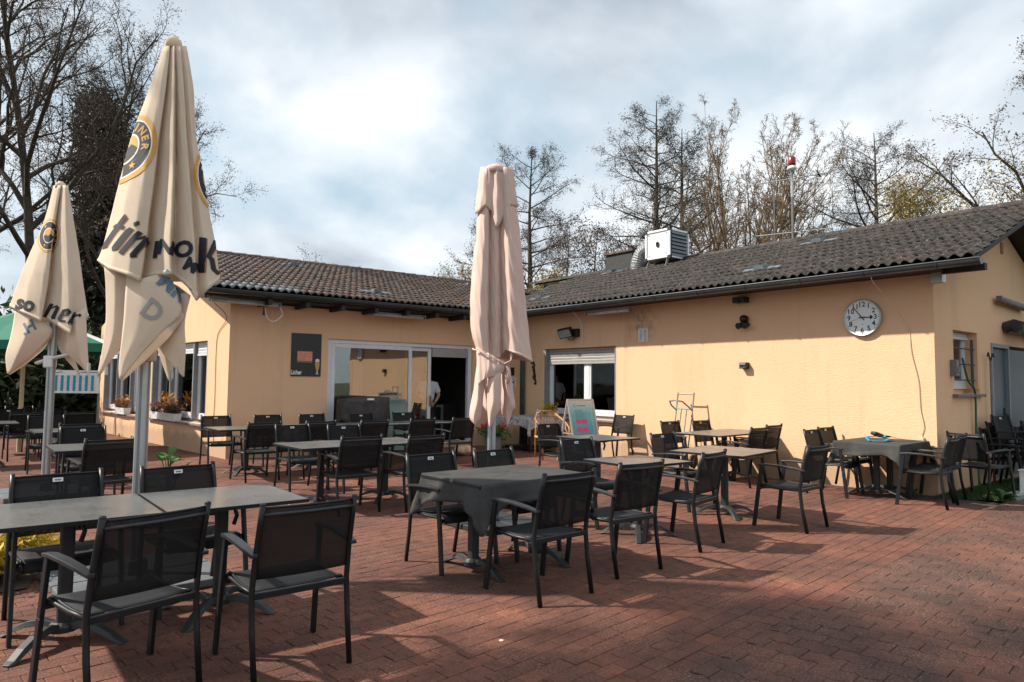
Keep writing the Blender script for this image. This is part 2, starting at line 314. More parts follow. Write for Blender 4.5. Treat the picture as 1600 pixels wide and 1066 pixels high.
def link(name, me, mat, parent=None, thick=0, bevel=0, loc=None, rz=0, smooth=False):
    o = bpy.data.objects.new(name, me); COL.objects.link(o)
    if mat is not None: me.materials.append(M[mat] if isinstance(mat, str) else mat)
    if parent is not None: o.parent = parent
    if loc: o.location = loc
    o.rotation_euler.z = rz
    if thick: md = o.modifiers.new('thick', 'SOLIDIFY'); md.thickness = thick; md.offset = 0
    if bevel: md = o.modifiers.new('bev', 'BEVEL'); md.width = bevel; md.segments = 2; md.limit_method = 'ANGLE'
    return o
def tag(o, label=None, cat=None, group=None, kind=None):
    if label: o['label'] = label
    if cat: o['category'] = cat
    if group: o['group'] = group
    if kind: o['kind'] = kind
    return o
def thing(name, label, cat, loc=(0,0,0), rz=0, group=None):
    o = bpy.data.objects.new(name, None); COL.objects.link(o); o.location = loc; o.rotation_euler.z = rz; o.empty_display_size = 0.2
    return tag(o, label, cat, group)
def kids(o): return [c for c in bpy.data.objects if c.parent == o]
def dup(root, loc, rz, label, group=None, children=None):
    r = root.copy(); COL.objects.link(r); r.location = loc; r.rotation_euler.z = rz; r['label'] = label
    if group: r['group'] = group
    for c, subs in children:
        d = c.copy(); COL.objects.link(d); d.parent = r
        for g in subs: e = g.copy(); COL.objects.link(e); e.parent = d
    return r
def tree_of(root): return [(c, kids(c)) for c in kids(root)]
class Fr:   # wall frame: a along the wall, b outwards, c up
    def __init__(s, o, u, n): s.o = Vector(o); s.u = Vector(u).normalized(); s.n = Vector(n).normalized()
    def __call__(s, a, b, c): return s.o+s.u*a+s.n*b+Vector((0, 0, c))
    def box(s, mb, a0, a1, b0, b1, c0, c1):
        V = [s(a, b, c) for c in (c0, c1) for a, b in ((a0,b0),(a1,b0),(a1,b1),(a0,b1))]
        return mb.add(V, [(0,3,2,1),(4,5,6,7),(0,1,5,4),(1,2,6,5),(2,3,7,6),(3,0,4,7)])
def catmull(P, t, k=1.0):
    n = len(P)-1; x = min(max(t, 0), 1)*n; i = min(int(x), n-1); f = x-i
    p1, p2 = P[i], P[i+1]; p0 = P[i-1] if i > 0 else p1*2-p2; p3 = P[i+2] if i+2 <= n else p2*2-p1
    m1, m2 = k*.5*(p2-p0), k*.5*(p3-p1); return p1+m1*f+(3*(p2-p1)-2*m1-m2)*f*f+(2*(p1-p2)+m1+m2)*f**3
def sheet(ctrl, nu, nv, k=1.0):
    C = [[np.array(p, float) for p in r] for r in ctrl]
    rows = [[catmull(r, j/nv, k) for j in range(nv+1)] for r in C]
    return [[catmull([rows[i][j] for i in range(len(rows))], k/nu) for j in range(nv+1)] for k in range(nu+1)]
def text2d(s, size=1.0, shear=0.0, bold=0.0, sub=0.0):
    cu = bpy.data.curves.new('txt', 'FONT'); cu.body = s; cu.size = size; cu.shear = shear; cu.offset = bold; cu.align_x = 'CENTER'; cu.align_y = 'CENTER'; cu.resolution_u = 3
    o = bpy.data.objects.new('txt', cu); COL.objects.link(o); dg = bpy.context.evaluated_depsgraph_get(); me = bpy.data.meshes.new_from_object(o.evaluated_get(dg))
    bpy.data.objects.remove(o); bm = bmesh.new(); bm.from_mesh(me); bpy.data.meshes.remove(me); bpy.data.curves.remove(cu)
    if sub: refine(bm, sub)
    V = [(v.co.x, v.co.y) for v in bm.verts]; bm.verts.index_update(); F = [tuple(v.index for v in f.verts) for f in bm.faces]; bm.free(); return V, F
def refine(bm, sub):
    for _ in range(6):
        bmesh.ops.triangulate(bm, faces=bm.faces[:]); E = [e for e in bm.edges if e.calc_length() > sub]
        if not E: break
        bmesh.ops.subdivide_edges(bm, edges=E, cuts=1)
def poly2d(polys, sub=0.0):
    bm = bmesh.new()
    for P in polys:
        vs = [bm.verts.new((x, y, 0)) for x, y in P]; bm.faces.new(vs)
    bmesh.ops.triangulate(bm, faces=bm.faces[:])
    if sub: refine(bm, sub)
    bm.verts.index_update(); V = [(v.co.x, v.co.y) for v in bm.verts]; F = [tuple(v.index for v in f.verts) for f in bm.faces]; bm.free(); return V, F
def flat_text(mb, s, size, fn, bold=0.0, shear=0.0):   # fn maps (x, y) of the text plane to 3D
    V, F = text2d(s, size, shear, bold); mb.add([fn(x, y) for x, y in V], F)
# ---------------------------------------------------------------- terrain and paving
ex = bpy.data.meshes.new('meadow'); q = 900
ex.from_pydata([(-q,-q,-0.06),(q,-q,-0.06),(q,q,-0.06),(-q,q,-0.06)], [], [(0,1,2,3)]); tag(link('meadow', ex, 'ground'), kind='structure')
PD = Vector((0.9952, 0.098, 0)); PN = Vector((-0.098, 0.9952, 0)); PO = Vector((2.854, 2.268, 0))
def pav(s_, n_): return PO+PD*s_+PN*n_
mbp = MB(); mbp.add([pav(-9,-6), pav(12,-6), pav(12,0), pav(7.9,0), pav(7.9,10.2), pav(-9,24)], [(0,1,2,3,4,5)]); mbp.v = [(x,y,-0.012) for x,y,_ in mbp.v]
patio = mbp.build('patio', 'joint'); tag(patio, kind='structure')
CAMP = np.array([0,0,1.5]); Fv = np.array(_F); Rv = np.array(_R); Uv = np.array(_U)
def infront(p):
    d = np.array([p[0],p[1],0])-CAMP; z = d@Fv
    if z < 0.6: return None
    x = (d@Rv)/z; y = (d@Uv)/z
    return z if abs(x) < 1.08 and abs(y) < 0.74 else None
rp = random.Random(3)
def rect_paver():   # outline relative to centre
    a, b = 0.0850, 0.0556; return [(-a,-b),(a,-b),(a,b),(-a,b)]
def wave_paver():
    w, L, k = 0.0740, 0.1045, 0.013
    right = [(w+k*o, y*L) for y, o in ((-1,0),(-.75,1),(-.25,-1),(.25,1),(.75,-1),(1,0))]; left = [(x-2*w,y) for x,y in right]
    return right+left[::-1]
cells = []
row = 0; n_ = 0.0575
while n_ < 21.5:
    off = 0.0865*(row % 2)+rp.uniform(-.02,.02)
    s_ = -6.0+off
    while s_ < 8.0:
        p = pav(s_, n_); z = infront(p)
        if z and not (p.x > 10.60 and p.y > 3.75) and not (p.y > 13.55-(p.x-4)*.02 and p.x > 4.1-.0935*(p.y-13.66)-.06) and not (p.x > 10.15 and p.y > 2.95): cells.append((z, p, 0))
        s_ += 0.1735
    n_ += 0.1145; row += 1
colm = 0; s_ = -2.0
while s_ < 11.0:
    n_ = -0.104-0.1065*(colm % 2)
    while n_ > -5:
        p = pav(s_, n_); z = infront(p)
        if z: cells.append((z, p, 1))
        n_ -= 0.213
    s_ += 0.1515; colm += 1
# half stones that close the border of the stained field
for k in range(0, 86, 2):
    s_ = -2.0+0.1515*(k+1); p = pav(s_, -0.052); z = infront(p)
    if z: cells.append((z, p, 2))
def seen(p):
    d = np.array([p[0],p[1],0])-CAMP; z = d@Fv; return abs((d@Rv)/z) < .76 and abs((d@Uv)/z) < .51
cells.sort(key=lambda c: (not seen(c[1]), c[0]))
outl = [rect_paver(), wave_paver(), [(-.0735,-.051),(.0735,-.051),(.0865,.0),(.0735,.051),(-.0735,.051),(-.0605,.0)]]
def paver_geo(pts, z0=-0.014):
    n = len(pts); cx_ = sum(x for x, y in pts)/n; cy_ = sum(y for x, y in pts)/n
    ins = [(cx_+(x-cx_)*.955, cy_+(y-cy_)*.955) for x, y in pts]
    V = [(x, y, z0) for x, y in pts]+[(x, y, -.0025) for x, y in pts]+[(x, y, 0) for x, y in ins]
    F = [tuple(range(2*n, 3*n))]+[(i, (i+1) % n, n+(i+1) % n, n+i) for i in range(n)]+[(n+i, n+(i+1) % n, 2*n+(i+1) % n, 2*n+i) for i in range(n)]
    return V, F
shared = []
for k in range(3):
    V, F = paver_geo(outl[k]); me = bpy.data.meshes.new('paver'); me.from_pydata(V, [], F); me.materials.append(M['pave' if k == 0 else 'paveold']); shared.append(me)
def rndattr(me, vals): at = me.attributes.new('rnd', 'FLOAT', 'FACE'); at.data.foreach_set('value', vals)
ang = math.atan2(PD.y, PD.x)
for z, p, k in cells[:300]:
    o = bpy.data.objects.new('paver', shared[k]); COL.objects.link(o); o.parent = patio; o.location = (p.x+rp.uniform(-.0012,.0012), p.y+rp.uniform(-.0012,.0012), rp.uniform(-.0022,.0012))
    o.rotation_euler = (rp.uniform(-.008,.008), rp.uniform(-.008,.008), ang+rp.uniform(-.012,.012))
for kk, mt in ((0, 'pave'), (1, 'paveold')):
    V, F, rv = [], [], []
    for z, p, k in cells[300:]:
        if (k > 0) != (kk > 0): continue
        a = ang+rp.uniform(-.012,.012); ca, sa = math.cos(a), math.sin(a); dz = rp.uniform(-.0025,.0012); tx, ty = rp.uniform(-.008,.008), rp.uniform(-.008,.008)
        v, f = paver_geo(outl[k]); b = len(V); r = rp.random()
        V += [(p.x+x*ca-y*sa, p.y+x*sa+y*ca, zz_+dz+x*tx+y*ty) for x, y, zz_ in v]; F += [tuple(i+b for i in q_) for q_ in f]; rv += [r]*len(f)
    me = bpy.data.meshes.new('paver_field'); me.from_pydata(V, [], F); rndattr(me, rv); tag(link('paver_field', me, mt, patio), kind='stuff')
# artificial grass strip along the end wall
mb = MB(); mb.add([(10.42,3.76,-.005),(10.98,3.02,-.005),(24,3.0,-.005),(24,3.79,-.005)], [(0,1,2,3)]); g0 = mb.build('grass_strip', 'ground'); tag(g0, kind='structure')
V, F = [], []; rg = random.Random(9)
for k in range(9000):
    x = rg.uniform(10.45, 13.6); y = rg.uniform(3.0, 3.78)
    if x < 10.98 and y < 3.76-(x-10.42)*1.32: continue
    a = rg.uniform(0, 6.28); h = rg.uniform(.02,.045); w = .006; dx, dy = math.cos(a)*w, math.sin(a)*w; lx, ly = rg.uniform(-.015,.015), rg.uniform(-.015,.015); b = len(V)
    V += [(x-dx,y-dy,-.005),(x+dx,y+dy,-.005),(x+lx,y+ly,h)]; F.append((b,b+1,b+2))
me = bpy.data.meshes.new('grass'); me.from_pydata(V, [], F); tag(link('grass', me, 'grassm'), 'short green turf strip at the foot of the end wall', 'grass', kind='stuff')
mb = MB(); mb.bar((10.98,3.0,.0),(18,2.98,.0),.06,.07); tag(mb.build('kerb_stone', 'flash', bevel=.006), kind='structure')
# ---------------------------------------------------------------- clubhouse
house = thing('clubhouse', 'single storey apricot rendered clubhouse with two tiled wings meeting at a corner', 'building', (0,0,0))
LX = Vector((3.963, 13.662, 0)); a1, a2 = R(-1.154), R(5.352)
FW = Fr(LX, (math.cos(a1), math.sin(a1), 0), (math.sin(a1), -math.cos(a1), 0))     # front wall of the left wing
GW = Fr(LX, (-math.sin(a2), math.cos(a2), 0), (-math.cos(a2), -math.sin(a2), 0))   # gable wall at the far left
RW = Fr((10.689, 3.794, 0), (0, 1, 0), (-1, 0, 0))                                 # long wall of the right wing
EW = Fr((10.689, 3.794, 0), (1, 0, 0), (0, -1, 0))                                 # end wall of the right wing
def wall(fr, name, length, h, openings, top=None, th=0.30, a0=0.0):
    mb = MB(); A = sorted({a0, length, *[x for o in openings for x in o[:2]]}); Cz = sorted({-0.1, h, *[x for o in openings for x in o[2:]]})
    for i in range(len(A)-1):
        for j in range(len(Cz)-1):
            am, cm = (A[i]+A[i+1])/2, (Cz[j]+Cz[j+1])/2
            if any(o[0] < am < o[1] and o[2] < cm < o[3] for o in openings): continue
            fr.box(mb, A[i], A[i+1], -th, 0, Cz[j], Cz[j+1])
    if top:
        n = len(top); V = [fr(a, 0, c) for a, c in top]+[fr(a, -th, c) for a, c in top]
        mb.add(V, [tuple(range(n)), tuple(range(n, 2*n))[::-1]]+[(i, (i+1) % n, n+(i+1) % n, n+i) for i in range(n)])
    return mb.build(name, 'wall', house)
F_DOOR = (1.99, 5.665, 0.06, 2.40); G1 = (1.10, 4.62, 0.60, 2.31); G2 = (5.42, 8.92, 0.60, 2.31); R_WIN = (6.045, 8.33, 0.74, 2.31); E_WIN = (0.665, 1.76, 1.41, 2.36); E_DOOR = (2.33, 6.4, 0.03, 2.22)
wall(FW, 'front_wall', 6.95, 3.02, [F_DOOR])
wall(GW, 'gable_wall', 9.45, 3.0, [G1, G2], top=[(0,3.0),(9.45,3.0),(9.45,3.02),(4.72,4.42),(0,3.02)])
wall(RW, 'long_wall', 9.9, 3.12, [R_WIN], a0=0.0)
wall(EW, 'end_wall', 8.0, 2.98, [E_WIN, E_DOOR], top=[(0.30,2.98),(8,2.98),(6.2,2.99),(2.95,4.28),(0.30,3.18)], a0=0.30)
# dark rooms behind the openings
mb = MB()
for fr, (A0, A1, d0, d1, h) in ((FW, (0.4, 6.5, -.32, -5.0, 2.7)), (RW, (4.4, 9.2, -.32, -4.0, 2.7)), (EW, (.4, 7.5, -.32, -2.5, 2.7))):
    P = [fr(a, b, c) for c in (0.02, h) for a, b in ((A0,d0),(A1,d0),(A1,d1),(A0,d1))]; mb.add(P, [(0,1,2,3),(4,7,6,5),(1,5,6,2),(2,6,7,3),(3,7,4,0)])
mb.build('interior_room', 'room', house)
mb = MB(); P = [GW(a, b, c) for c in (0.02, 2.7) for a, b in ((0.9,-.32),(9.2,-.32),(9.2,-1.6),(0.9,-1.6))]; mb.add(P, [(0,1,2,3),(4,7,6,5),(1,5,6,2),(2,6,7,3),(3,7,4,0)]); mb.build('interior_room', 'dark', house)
def window(fr, op, mull, drop, slat_mat='shutter', frame='upvc', rev=0.13, jamb='greyframe', guides=()):
    a0, a1_, c0, c1 = op; mb = MB(); b = -rev; t = .055; bot = c0+.07
    w = mb; e = .065
    for x0, x1 in [(a0+.05, a0+.05+e), (a1_-.05-e, a1_-.05)]: fr.box(w, x0, x1, b-t, b, bot, c1)
    fr.box(w, a0+.05+e, a1_-.05-e, b-t, b-.002, bot, bot+.085); fr.box(w, a0+.05+e, a1_-.05-e, b-t, b-.002, c1-.07, c1)
    for m in mull: fr.box(w, m-.06, m+.06, b-t, b+.004, bot+.085, c1-.07)
    win = w.build('window', frame, house, bevel=.006)
    mb = MB(); fr.box(mb, a0, a0+.05, b-t-.02, -.004, bot, c1); fr.box(mb, a1_-.05, a1_, b-t-.02, -.004, bot, c1); fr.box(mb, a0, a1_, b-t-.02, b-t+.01, c0, bot)
    for m in guides: fr.box(mb, m-.03, m+.03, b, -.03, bot, c1)
    mb.build('jamb', jamb, win)
    ed = [a0+.05+e]+[x for m in mull for x in (m-.06, m+.06)]+[a1_-.05-e]
    for x0, x1 in zip(ed[0::2], ed[1::2]):
        mb = MB(); fr.box(mb, x0, x1, b-.040, b-.034, bot+.085, c1-.07); mb.build('pane', 'glass', win)
        mb = MB(); s_ = .045
        for q in ((x0,x0+s_,bot+.085,c1-.07),(x1-s_,x1,bot+.085,c1-.07),(x0+s_,x1-s_,bot+.085,bot+.085+s_),(x0+s_,x1-s_,c1-.07-s_,c1-.07)): fr.box(mb, q[0], q[1], b-.033, b-.006, q[2], q[3])
        mb.build('sash', frame, win)
    mb = MB(); fr.box(mb, a0-.05, a1_+.05, -rev-.02, .075, c0-.045, c0-.003); mb.build('sill', 'sill', win, bevel=.006)
    sw = .062
    for x0, x1 in (zip([a0]+list(guides), list(guides)+[a1_]) if guides else [(a0, a1_)]):
        d = drop if not callable(drop) else drop(x0)
        z = c1-.004; k = 0
        while z-sw > c1-d:
            mb = MB(); P = [fr(x0+.06, b+.022, z), fr(x1-.06, b+.022, z), fr(x1-.06, b+.040, z-sw*.35), fr(x0+.06, b+.040, z-sw*.35), fr(x1-.06, b+.034, z-sw+.006), fr(x0+.06, b+.034, z-sw+.006), fr(x1-.06, b+.018, z-sw), fr(x0+.06, b+.018, z-sw)]
            mb.add(P, [(0,1,2,3),(3,2,4,5),(5,4,6,7),(7,6,1,0)]); mb.build('shutter_slat', slat_mat, win); z -= sw; k += 1
        mb = MB(); fr.box(mb, x0+.055, x1-.055, b+.012, b+.046, z-.045, z); mb.build('shutter_rail', slat_mat, win)
    return win
window(RW, R_WIN, [7.03], 0.34, 'shuttergrey')
window(GW, G1, [1.97, 3.42], lambda x: .27 if x < 1.5 else .20, 'shutter', guides=(1.97, 3.42))
window(GW, G2, [6.5, 7.75], lambda x: .2, 'shutter', guides=(6.5, 7.75))
ww = window(EW, E_WIN, [], 0.12, 'shutter', rev=.17, jamb='wall')
mb = MB()   # grille bars in front of the small window
for c in (1.62, 1.86, 2.10): mb.tube([EW(.70, -.05, c), EW(1.74, -.05, c)], .012, 6)
mb.tube([EW(1.62, -.05, 1.50), EW(1.62, -.05, 2.25)], .02, 6); mb.build('window_bars', 'anthr', ww)
# curtain folds behind the right window and behind the sliding door
def curtain(fr, x0, x1, b, c0, c1, mat, amp=.03, per=.11):
    G = []; n = int((x1-x0)/per*8)
    for c in (c0, c1): G.append([fr(x0+(x1-x0)*k/n, b+amp*math.sin(2*math.pi*(x0+(x1-x0)*k/n)/per)+.5*amp*math.sin(9.7*k/n*6), c) for k in range(n+1)])
    mb = MB(); mb.grid(G); return mb.build('curtain', mat, house, smooth=True)
M['darkcurtain'] = simple('dark_curtain', (0.055, 0.045, 0.04), 0.9)
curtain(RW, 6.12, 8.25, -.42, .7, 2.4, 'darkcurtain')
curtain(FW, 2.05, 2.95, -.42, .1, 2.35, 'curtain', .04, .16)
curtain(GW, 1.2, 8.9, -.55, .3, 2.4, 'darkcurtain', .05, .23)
# sliding terrace door
a0, a1_, c0, c1 = F_DOOR
mb = MB(); b = -.05; t = .10
FW.box(mb, a0, a0+.10, b-t, b, c0, c1); FW.box(mb, a1_-.10, a1_, b-t, b, c0, c1); FW.box(mb, a0+.10, a1_-.10, b-t, b-.003, c1-.09, c1); FW.box(mb, a0+.10, a1_-.10, b-t, b-.003, c0, c0+.05)
sd = mb.build('sliding_door', 'upvc', house, bevel=.006)
def leafdoor(x0, x1, b, name):
    mb = MB(); s_ = .085; z0, z1 = c0+.052, c1-.092
    for q in ((x0,x0+s_,z0,z1),(x1-s_,x1,z0,z1),(x0+s_,x1-s_,z0,z0+s_),(x0+s_,x1-s_,z1-s_,z1)): FW.box(mb, q[0], q[1], b-.05, b, q[2], q[3])
    o = mb.build(name, 'upvc', sd, bevel=.006); mb = MB(); FW.box(mb, x0+s_, x1-s_, b-.03, b-.022, z0+s_, z1-s_); mb.build('pane', 'doorglass', sd)
leafdoor(a0+.102, 4.03, b-.008, 'fixed_leaf'); leafdoor(3.93, 4.57, b-.064, 'sliding_leaf')
mb = MB(); FW.box(mb, 4.53, 4.55, b-.06, b-.02, .95, 1.20); mb.tube([FW(4.54, b-.02, .98), FW(4.54, b+.02, .99), FW(4.54, b+.02, 1.16), FW(4.54, b-.02, 1.17)], .011, 6); mb.build('door_handle', 'rattan', sd)
mb = MB(); FW.box(mb, 4.58, a1_-.102, b-.08, b-.02, c1-.30, c1-.094); mb.build('blind_box', 'shuttergrey', sd)
mb = MB(); FW.box(mb, 4.7, 6.2, -2.9, -2.4, .05, 1.05); FW.box(mb, 5.3, 6.2, -1.9, -1.5, .05, .95); mb.build('bar_counter', 'dark', house)
mb = MB()
for q in ((5.02,5.62,.12,.17),(5.02,5.62,.88,.93),(5.02,5.07,.17,.88),(5.57,5.62,.17,.88)): FW.box(mb, q[0], q[1], -1.30, -1.24, q[2], q[3])
mb.build('cooler_front', 'greyframe', house)
mb = MB(); FW.box(mb, -0.02, 7, -.02, .02, -.05, .0); mb.build('plinth', 'wall', house)
# end wall door, awning cassette, dark bay
mb = MB(); EW.box(mb, 2.38, 3.16, -.10, -.05, .03, 2.17); dr = mb.build('steel_door', 'doorgrey', house, bevel=.006)
mb = MB(); EW.box(mb, 2.32, 2.38, -.14, .012, .0, 2.235); EW.box(mb, 2.38, 3.22, -.14, .010, 2.17, 2.233); EW.box(mb, 3.16, 3.22, -.12, .008, .03, 2.17); mb.build('door_frame', 'greyframe', dr)
mb = MB(); EW.box(mb, 3.02, 3.07, -.05, -.035, .95, 1.17); mb.tube([EW(3.045, -.04, 1.06), EW(3.045, .02, 1.06), EW(2.92, .02, 1.06)], .011, 6); mb.build('door_handle', 'ink', dr)
for c in (.35, 1.1, 1.9):
    mb = MB(); mb.tube([EW(2.385, -.03, c-.05), EW(2.385, -.03, c+.05)], .014, 6); mb.build('hinge', 'anthr', dr)
mb = MB(); EW.box(mb, 3.22, 4.6, -.09, -.05, .03, 2.17); mb.build('side_panel', 'doorgrey', house)
mb = MB(); mb.tube([EW(2.98, .02, 2.52), EW(2.98, .14, 2.56), EW(2.98, .26, 2.50)], .1, 8); mb.tube([EW(2.95, .17, 2.53), EW(7.0, .17, 2.53)], .11, 10); mb.build('awning_cassette', 'anthr', house)
mb = MB(); EW.box(mb, 2.97, 2.99, .28, 1.6, 2.30, 2.42); EW.box(mb, 3.0, 6.9, 1.25, 1.29, 1.96, 2.38); mb.build('awning_valance', 'slate', house)
# ---------------------------------------------------------------- roofs
def tile_geo():
    w, L, nseg = 0.318, 0.405, 14; V = []; F = []
    for yy, zz_ in ((0, .040), (L, .0)):
        for k in range(nseg+1):
            t = k/nseg; V.append((w*(t-.5), yy, zz_+.025*(1-math.cos(4*math.pi*t))+.004))
    for k in range(nseg+1): x, y, z = V[k]; V.append((x, y+.002, z-.028))
    n = nseg+1
    for k in range(nseg): F.append((k, k+1, n+k+1, n+k)); F.append((k+1, k, 2*n+k, 2*n+k+1))
    return V, F
TV, TF = tile_geo()
zr = lambda x, y: 3.19+.385*(min(x, 27.2-x)-10.12)
zl = lambda x, y: 3.19+.29*(y-13.02+.0201*(x-3.4))
def roof_plane(o, u, slope, length, depth, keep):
    u = Vector(u).normalized(); hv = Vector((-u.y, u.x, 0)) if True else None
    th = math.atan(slope); v = (hv*math.cos(th)+Vector((0,0,math.sin(th)))).normalized(); n = u.cross(v)
    out = []; g = .345; nr = int(depth/math.cos(th)/g)+1; nc = int(length/.30)
    for r in range(nr):
        for c in range(nc):
            p = Vector(o)+u*(c*.30+.15)+v*(r*g)
            if keep(p+v*.15): out.append((p, u, v, n))
    return out
right = roof_plane((10.12, 13.9, 3.19), (0,-1,0), .385, 10.8, 3.48, lambda p: zr(p.x, p.y) >= zl(p.x, p.y)-.02)
left = roof_plane(FW(-.60, .62, 3.19), FW.u, .29, 14.0, 5.22, lambda p: zl(p.x, p.y) >= zr(p.x, p.y)-.02 and p.x < 15.5)
vents = set()
def isnear(p, q): return (Vector(p)-Vector(q)).length < .20
tiles = [(np.linalg.norm(np.array(p)-CAMP), p, u, v, n, k) for lst, k in ((right, 'tiledark'), (left, 'tilered')) for p, u, v, n in lst]
tiles.sort(key=lambda t: t[0]); rt = random.Random(5)
tme = {}
for k in ('tiledark', 'tilered', 'tilegrey'):
    me = bpy.data.meshes.new('roof_tile'); me.from_pydata(TV, [], TF); me.polygons.foreach_set('use_smooth', [True]*len(TF)); me.materials.append(M[k]); tme[k] = me
acc = {k: ([], [], []) for k in tme}
gl_o = FW(-.60, .62, 3.19)
for i, (d, p, u, v, n, k) in enumerate(tiles):
    a = rt.uniform(-.012,.012); uu = (u+v*a).normalized(); vv = (v-u*a).normalized(); n2 = (n+u*rt.uniform(-.012,.012)).normalized()
    pp = p+n*rt.uniform(-.003,.005)+u*rt.uniform(-.005,.005)
    if k == 'tilered' and (p-gl_o).dot(u) < 1.75 and (p-gl_o).dot(v) < .5: k = 'tilegrey'
    mt = Matrix((( *uu, 0),( *vv, 0),( *n2, 0),(0,0,0,1))).transposed(); mt.translation = pp
    if i < 300:
        o = bpy.data.objects.new('roof_tile', tme[k]); COL.objects.link(o); o.parent = house; o.matrix_local = mt
    else:
        V, F, rv = acc[k]; b = len(V); r = rt.random(); V += [tuple(mt @ Vector(q)) for q in TV]; F += [tuple(j+b for j in f) for f in TF]; rv += [r]*len(TF)
for k, (V, F, rv) in acc.items():
    if V:
        me = bpy.data.meshes.new('roof_tiles'); me.from_pydata(V, [], F); rndattr(me, rv); me.polygons.foreach_set('use_smooth', [True]*len(F)); tag(link('roof_tiles', me, k, house), kind='stuff')
# ridge caps
for (A, B, k) in (((13.6, 3.02, 4.56), (13.6, 16.0, 4.56), 'tiledark'), (tuple(FW(-.62, -4.62, 4.75)), tuple(FW(10.5, -4.62, 4.75)), 'tilered')):
    A, B = Vector(A), Vector(B); d = (B-A); n = int(d.length/.36); d.normalize(); s_ = Vector((-d.y, d.x, 0)); V, F, rv = [], [], []
    for i in range(n):
        b = len(V); r = rt.random()
        for q, rr in ((i*.36, .105), (i*.36+.40, .125)):
            for j in range(6): t_ = math.pi*j/5; V.append(tuple(A+d*q+s_*math.cos(t_)*rr+Vector((0,0,math.sin(t_)*rr*.8-.02+rt.uniform(0,.004)))))
        F += [(b+j, b+j+1, b+6+j+1, b+6+j) for j in range(5)]; rv += [r]*5
    me = bpy.data.meshes.new('ridge_caps'); me.from_pydata(V, [], F); rndattr(me, rv); me.polygons.foreach_set('use_smooth', [True]*len(F)); tag(link('ridge_caps', me, k, house), kind='stuff')
# decks below the tiles, far slopes, verge boards, soffits
def deck(P, th, name, mat='brownwood'):
    P = [Vector(p) for p in P]; mb = MB(); n = len(P); mb.add([p for p in P]+[p-Vector((0,0,th)) for p in P], [tuple(range(n)), tuple(range(n,2*n))[::-1]]+[(i,(i+1)%n,n+(i+1)%n,n+i) for i in range(n)]); return mb.build(name, mat, house)
deck([(10.13,3.16,3.17),(13.6,3.16,4.47),(13.6,15.2,4.47),(10.13,13.1,3.17)], .07, 'roof_deck')
deck([(13.61,3.12,4.47),(18.4,3.12,2.55),(18.4,15.5,2.55),(13.61,15.5,4.47)], .12, 'roof_deck')
deck([FW(-.59,.60,3.165),FW(8.0,.60,3.165),FW(11.4,-4.6,4.66),FW(-.59,-4.6,4.66)], .11, 'roof_deck')
deck([FW(-.59,-4.62,4.67),FW(11.4,-4.62,4.67),FW(11.4,-10.2,2.95),FW(-.59,-10.2,2.95)], .13, 'roof_deck')
mb = MB(); mb.bar((10.10,3.10,3.17),(13.62,3.10,4.525),.03,.055,(0,0,1)); mb.build('verge_board', 'brownwood', house); mb = MB(); mb.bar((13.63,3.10,4.49),(18.4,3.10,2.56),.03,.12); mb.build('verge_board', 'brownwood', house)
mb = MB(); mb.bar(FW(-.61,.66,3.10),FW(-.61,-4.62,4.66),.035,.24); mb.build('verge_board', 'brownwood', house); mb = MB(); mb.bar(FW(-.61,-4.63,4.66),FW(-.61,-10.3,2.90),.035,.24); mb.build('verge_board', 'brownwood', house)
mb = MB(); mb.box((10.16,8.0,3.13),(.04,9.9,.06)); mb.build('fascia_board', 'brownwood', house)
mb = MB(); FW.box(mb, -.58, 6.3, .53, .57, 3.05, 3.15); mb.build('fascia_board', 'brownwood', house)
for k in range(9):
    mb = MB(); a = .55+k*.74; FW.box(mb, a-.04, a+.04, .0, .66, 2.955, 3.05); mb.build('rafter_end', 'brownwood', house)
mb = MB(); FW.box(mb, -.55, 6.2, .02, .53, 3.055, 3.075); mb.build('soffit', 'brownwood', house)
mb = MB(); mb.box((10.43,8.3,3.125),(.50,9.4,.02)); mb.build('soffit', 'brownwood', house)
mb = MB(); mb.box((10.665,3.715,3.05),(.14,.15,.15)); mb.build('eave_block', 'alu', house); mb = MB(); mb.bar((10.62,3.64,3.13),(10.62,3.12,3.13),.10,.09); mb.build('purlin_end', 'brownwood', house)
def gutter(A, B, out, name):
    A, B, out = Vector(A), Vector(B), Vector(out).normalized(); r = .078; n = 10; V = []; F = []
    for p in (A, B):
        for rr in (r, r-.008):
            for j in range(n+1): t_ = math.pi*j/n; V.append(p+out*math.cos(t_)*rr-Vector((0,0,math.sin(t_)*rr)))
    m = n+1
    for j in range(n): F += [(j,j+1,2*m+j+1,2*m+j),(m+j+1,m+j,3*m+j,3*m+j+1)]
    F += [tuple(range(m)), tuple(2*m+j for j in range(m))[::-1]]
    mb = MB(); mb.add(V, F); L = (B-A).length; d = (B-A).normalized()
    mb.tube([A+out*r+Vector((0,0,.004)), B+out*r+Vector((0,0,.004))], .011, 6)
    g = mb.build(name, 'anthr', house)
    k = .5
    while k < L:
        q = A+d*k; bm = MB(); bm.tube([q+out*math.cos(t_)*(r+.004)-Vector((0,0,math.sin(t_)*(r+.004))) for t_ in [math.pi*j/8 for j in range(9)]], .009, 4); bm.build('gutter_bracket', 'anthr', g); k += .95
    return g
gutter((10.055,3.0,3.155),(10.055,12.95,3.155),(-1,0,0),'gutter'); gutter(FW(-.66,.69,3.155),FW(6.15,.69,3.155),FW.n,'gutter')
mb = MB(); mb.tube([RW(9.03,.09,.02),RW(9.03,.09,2.62),RW(9.03,.14,2.78),RW(9.03,.52,2.98),RW(9.03,.60,3.08)], .062, 12); mb.build('downpipe', 'pipe', house, smooth=True)
mb = MB(); mb.box(FW(-.69,.69,3.12), (.10,.16,.13), a1); mb.build('gutter_outlet', 'flash', house)
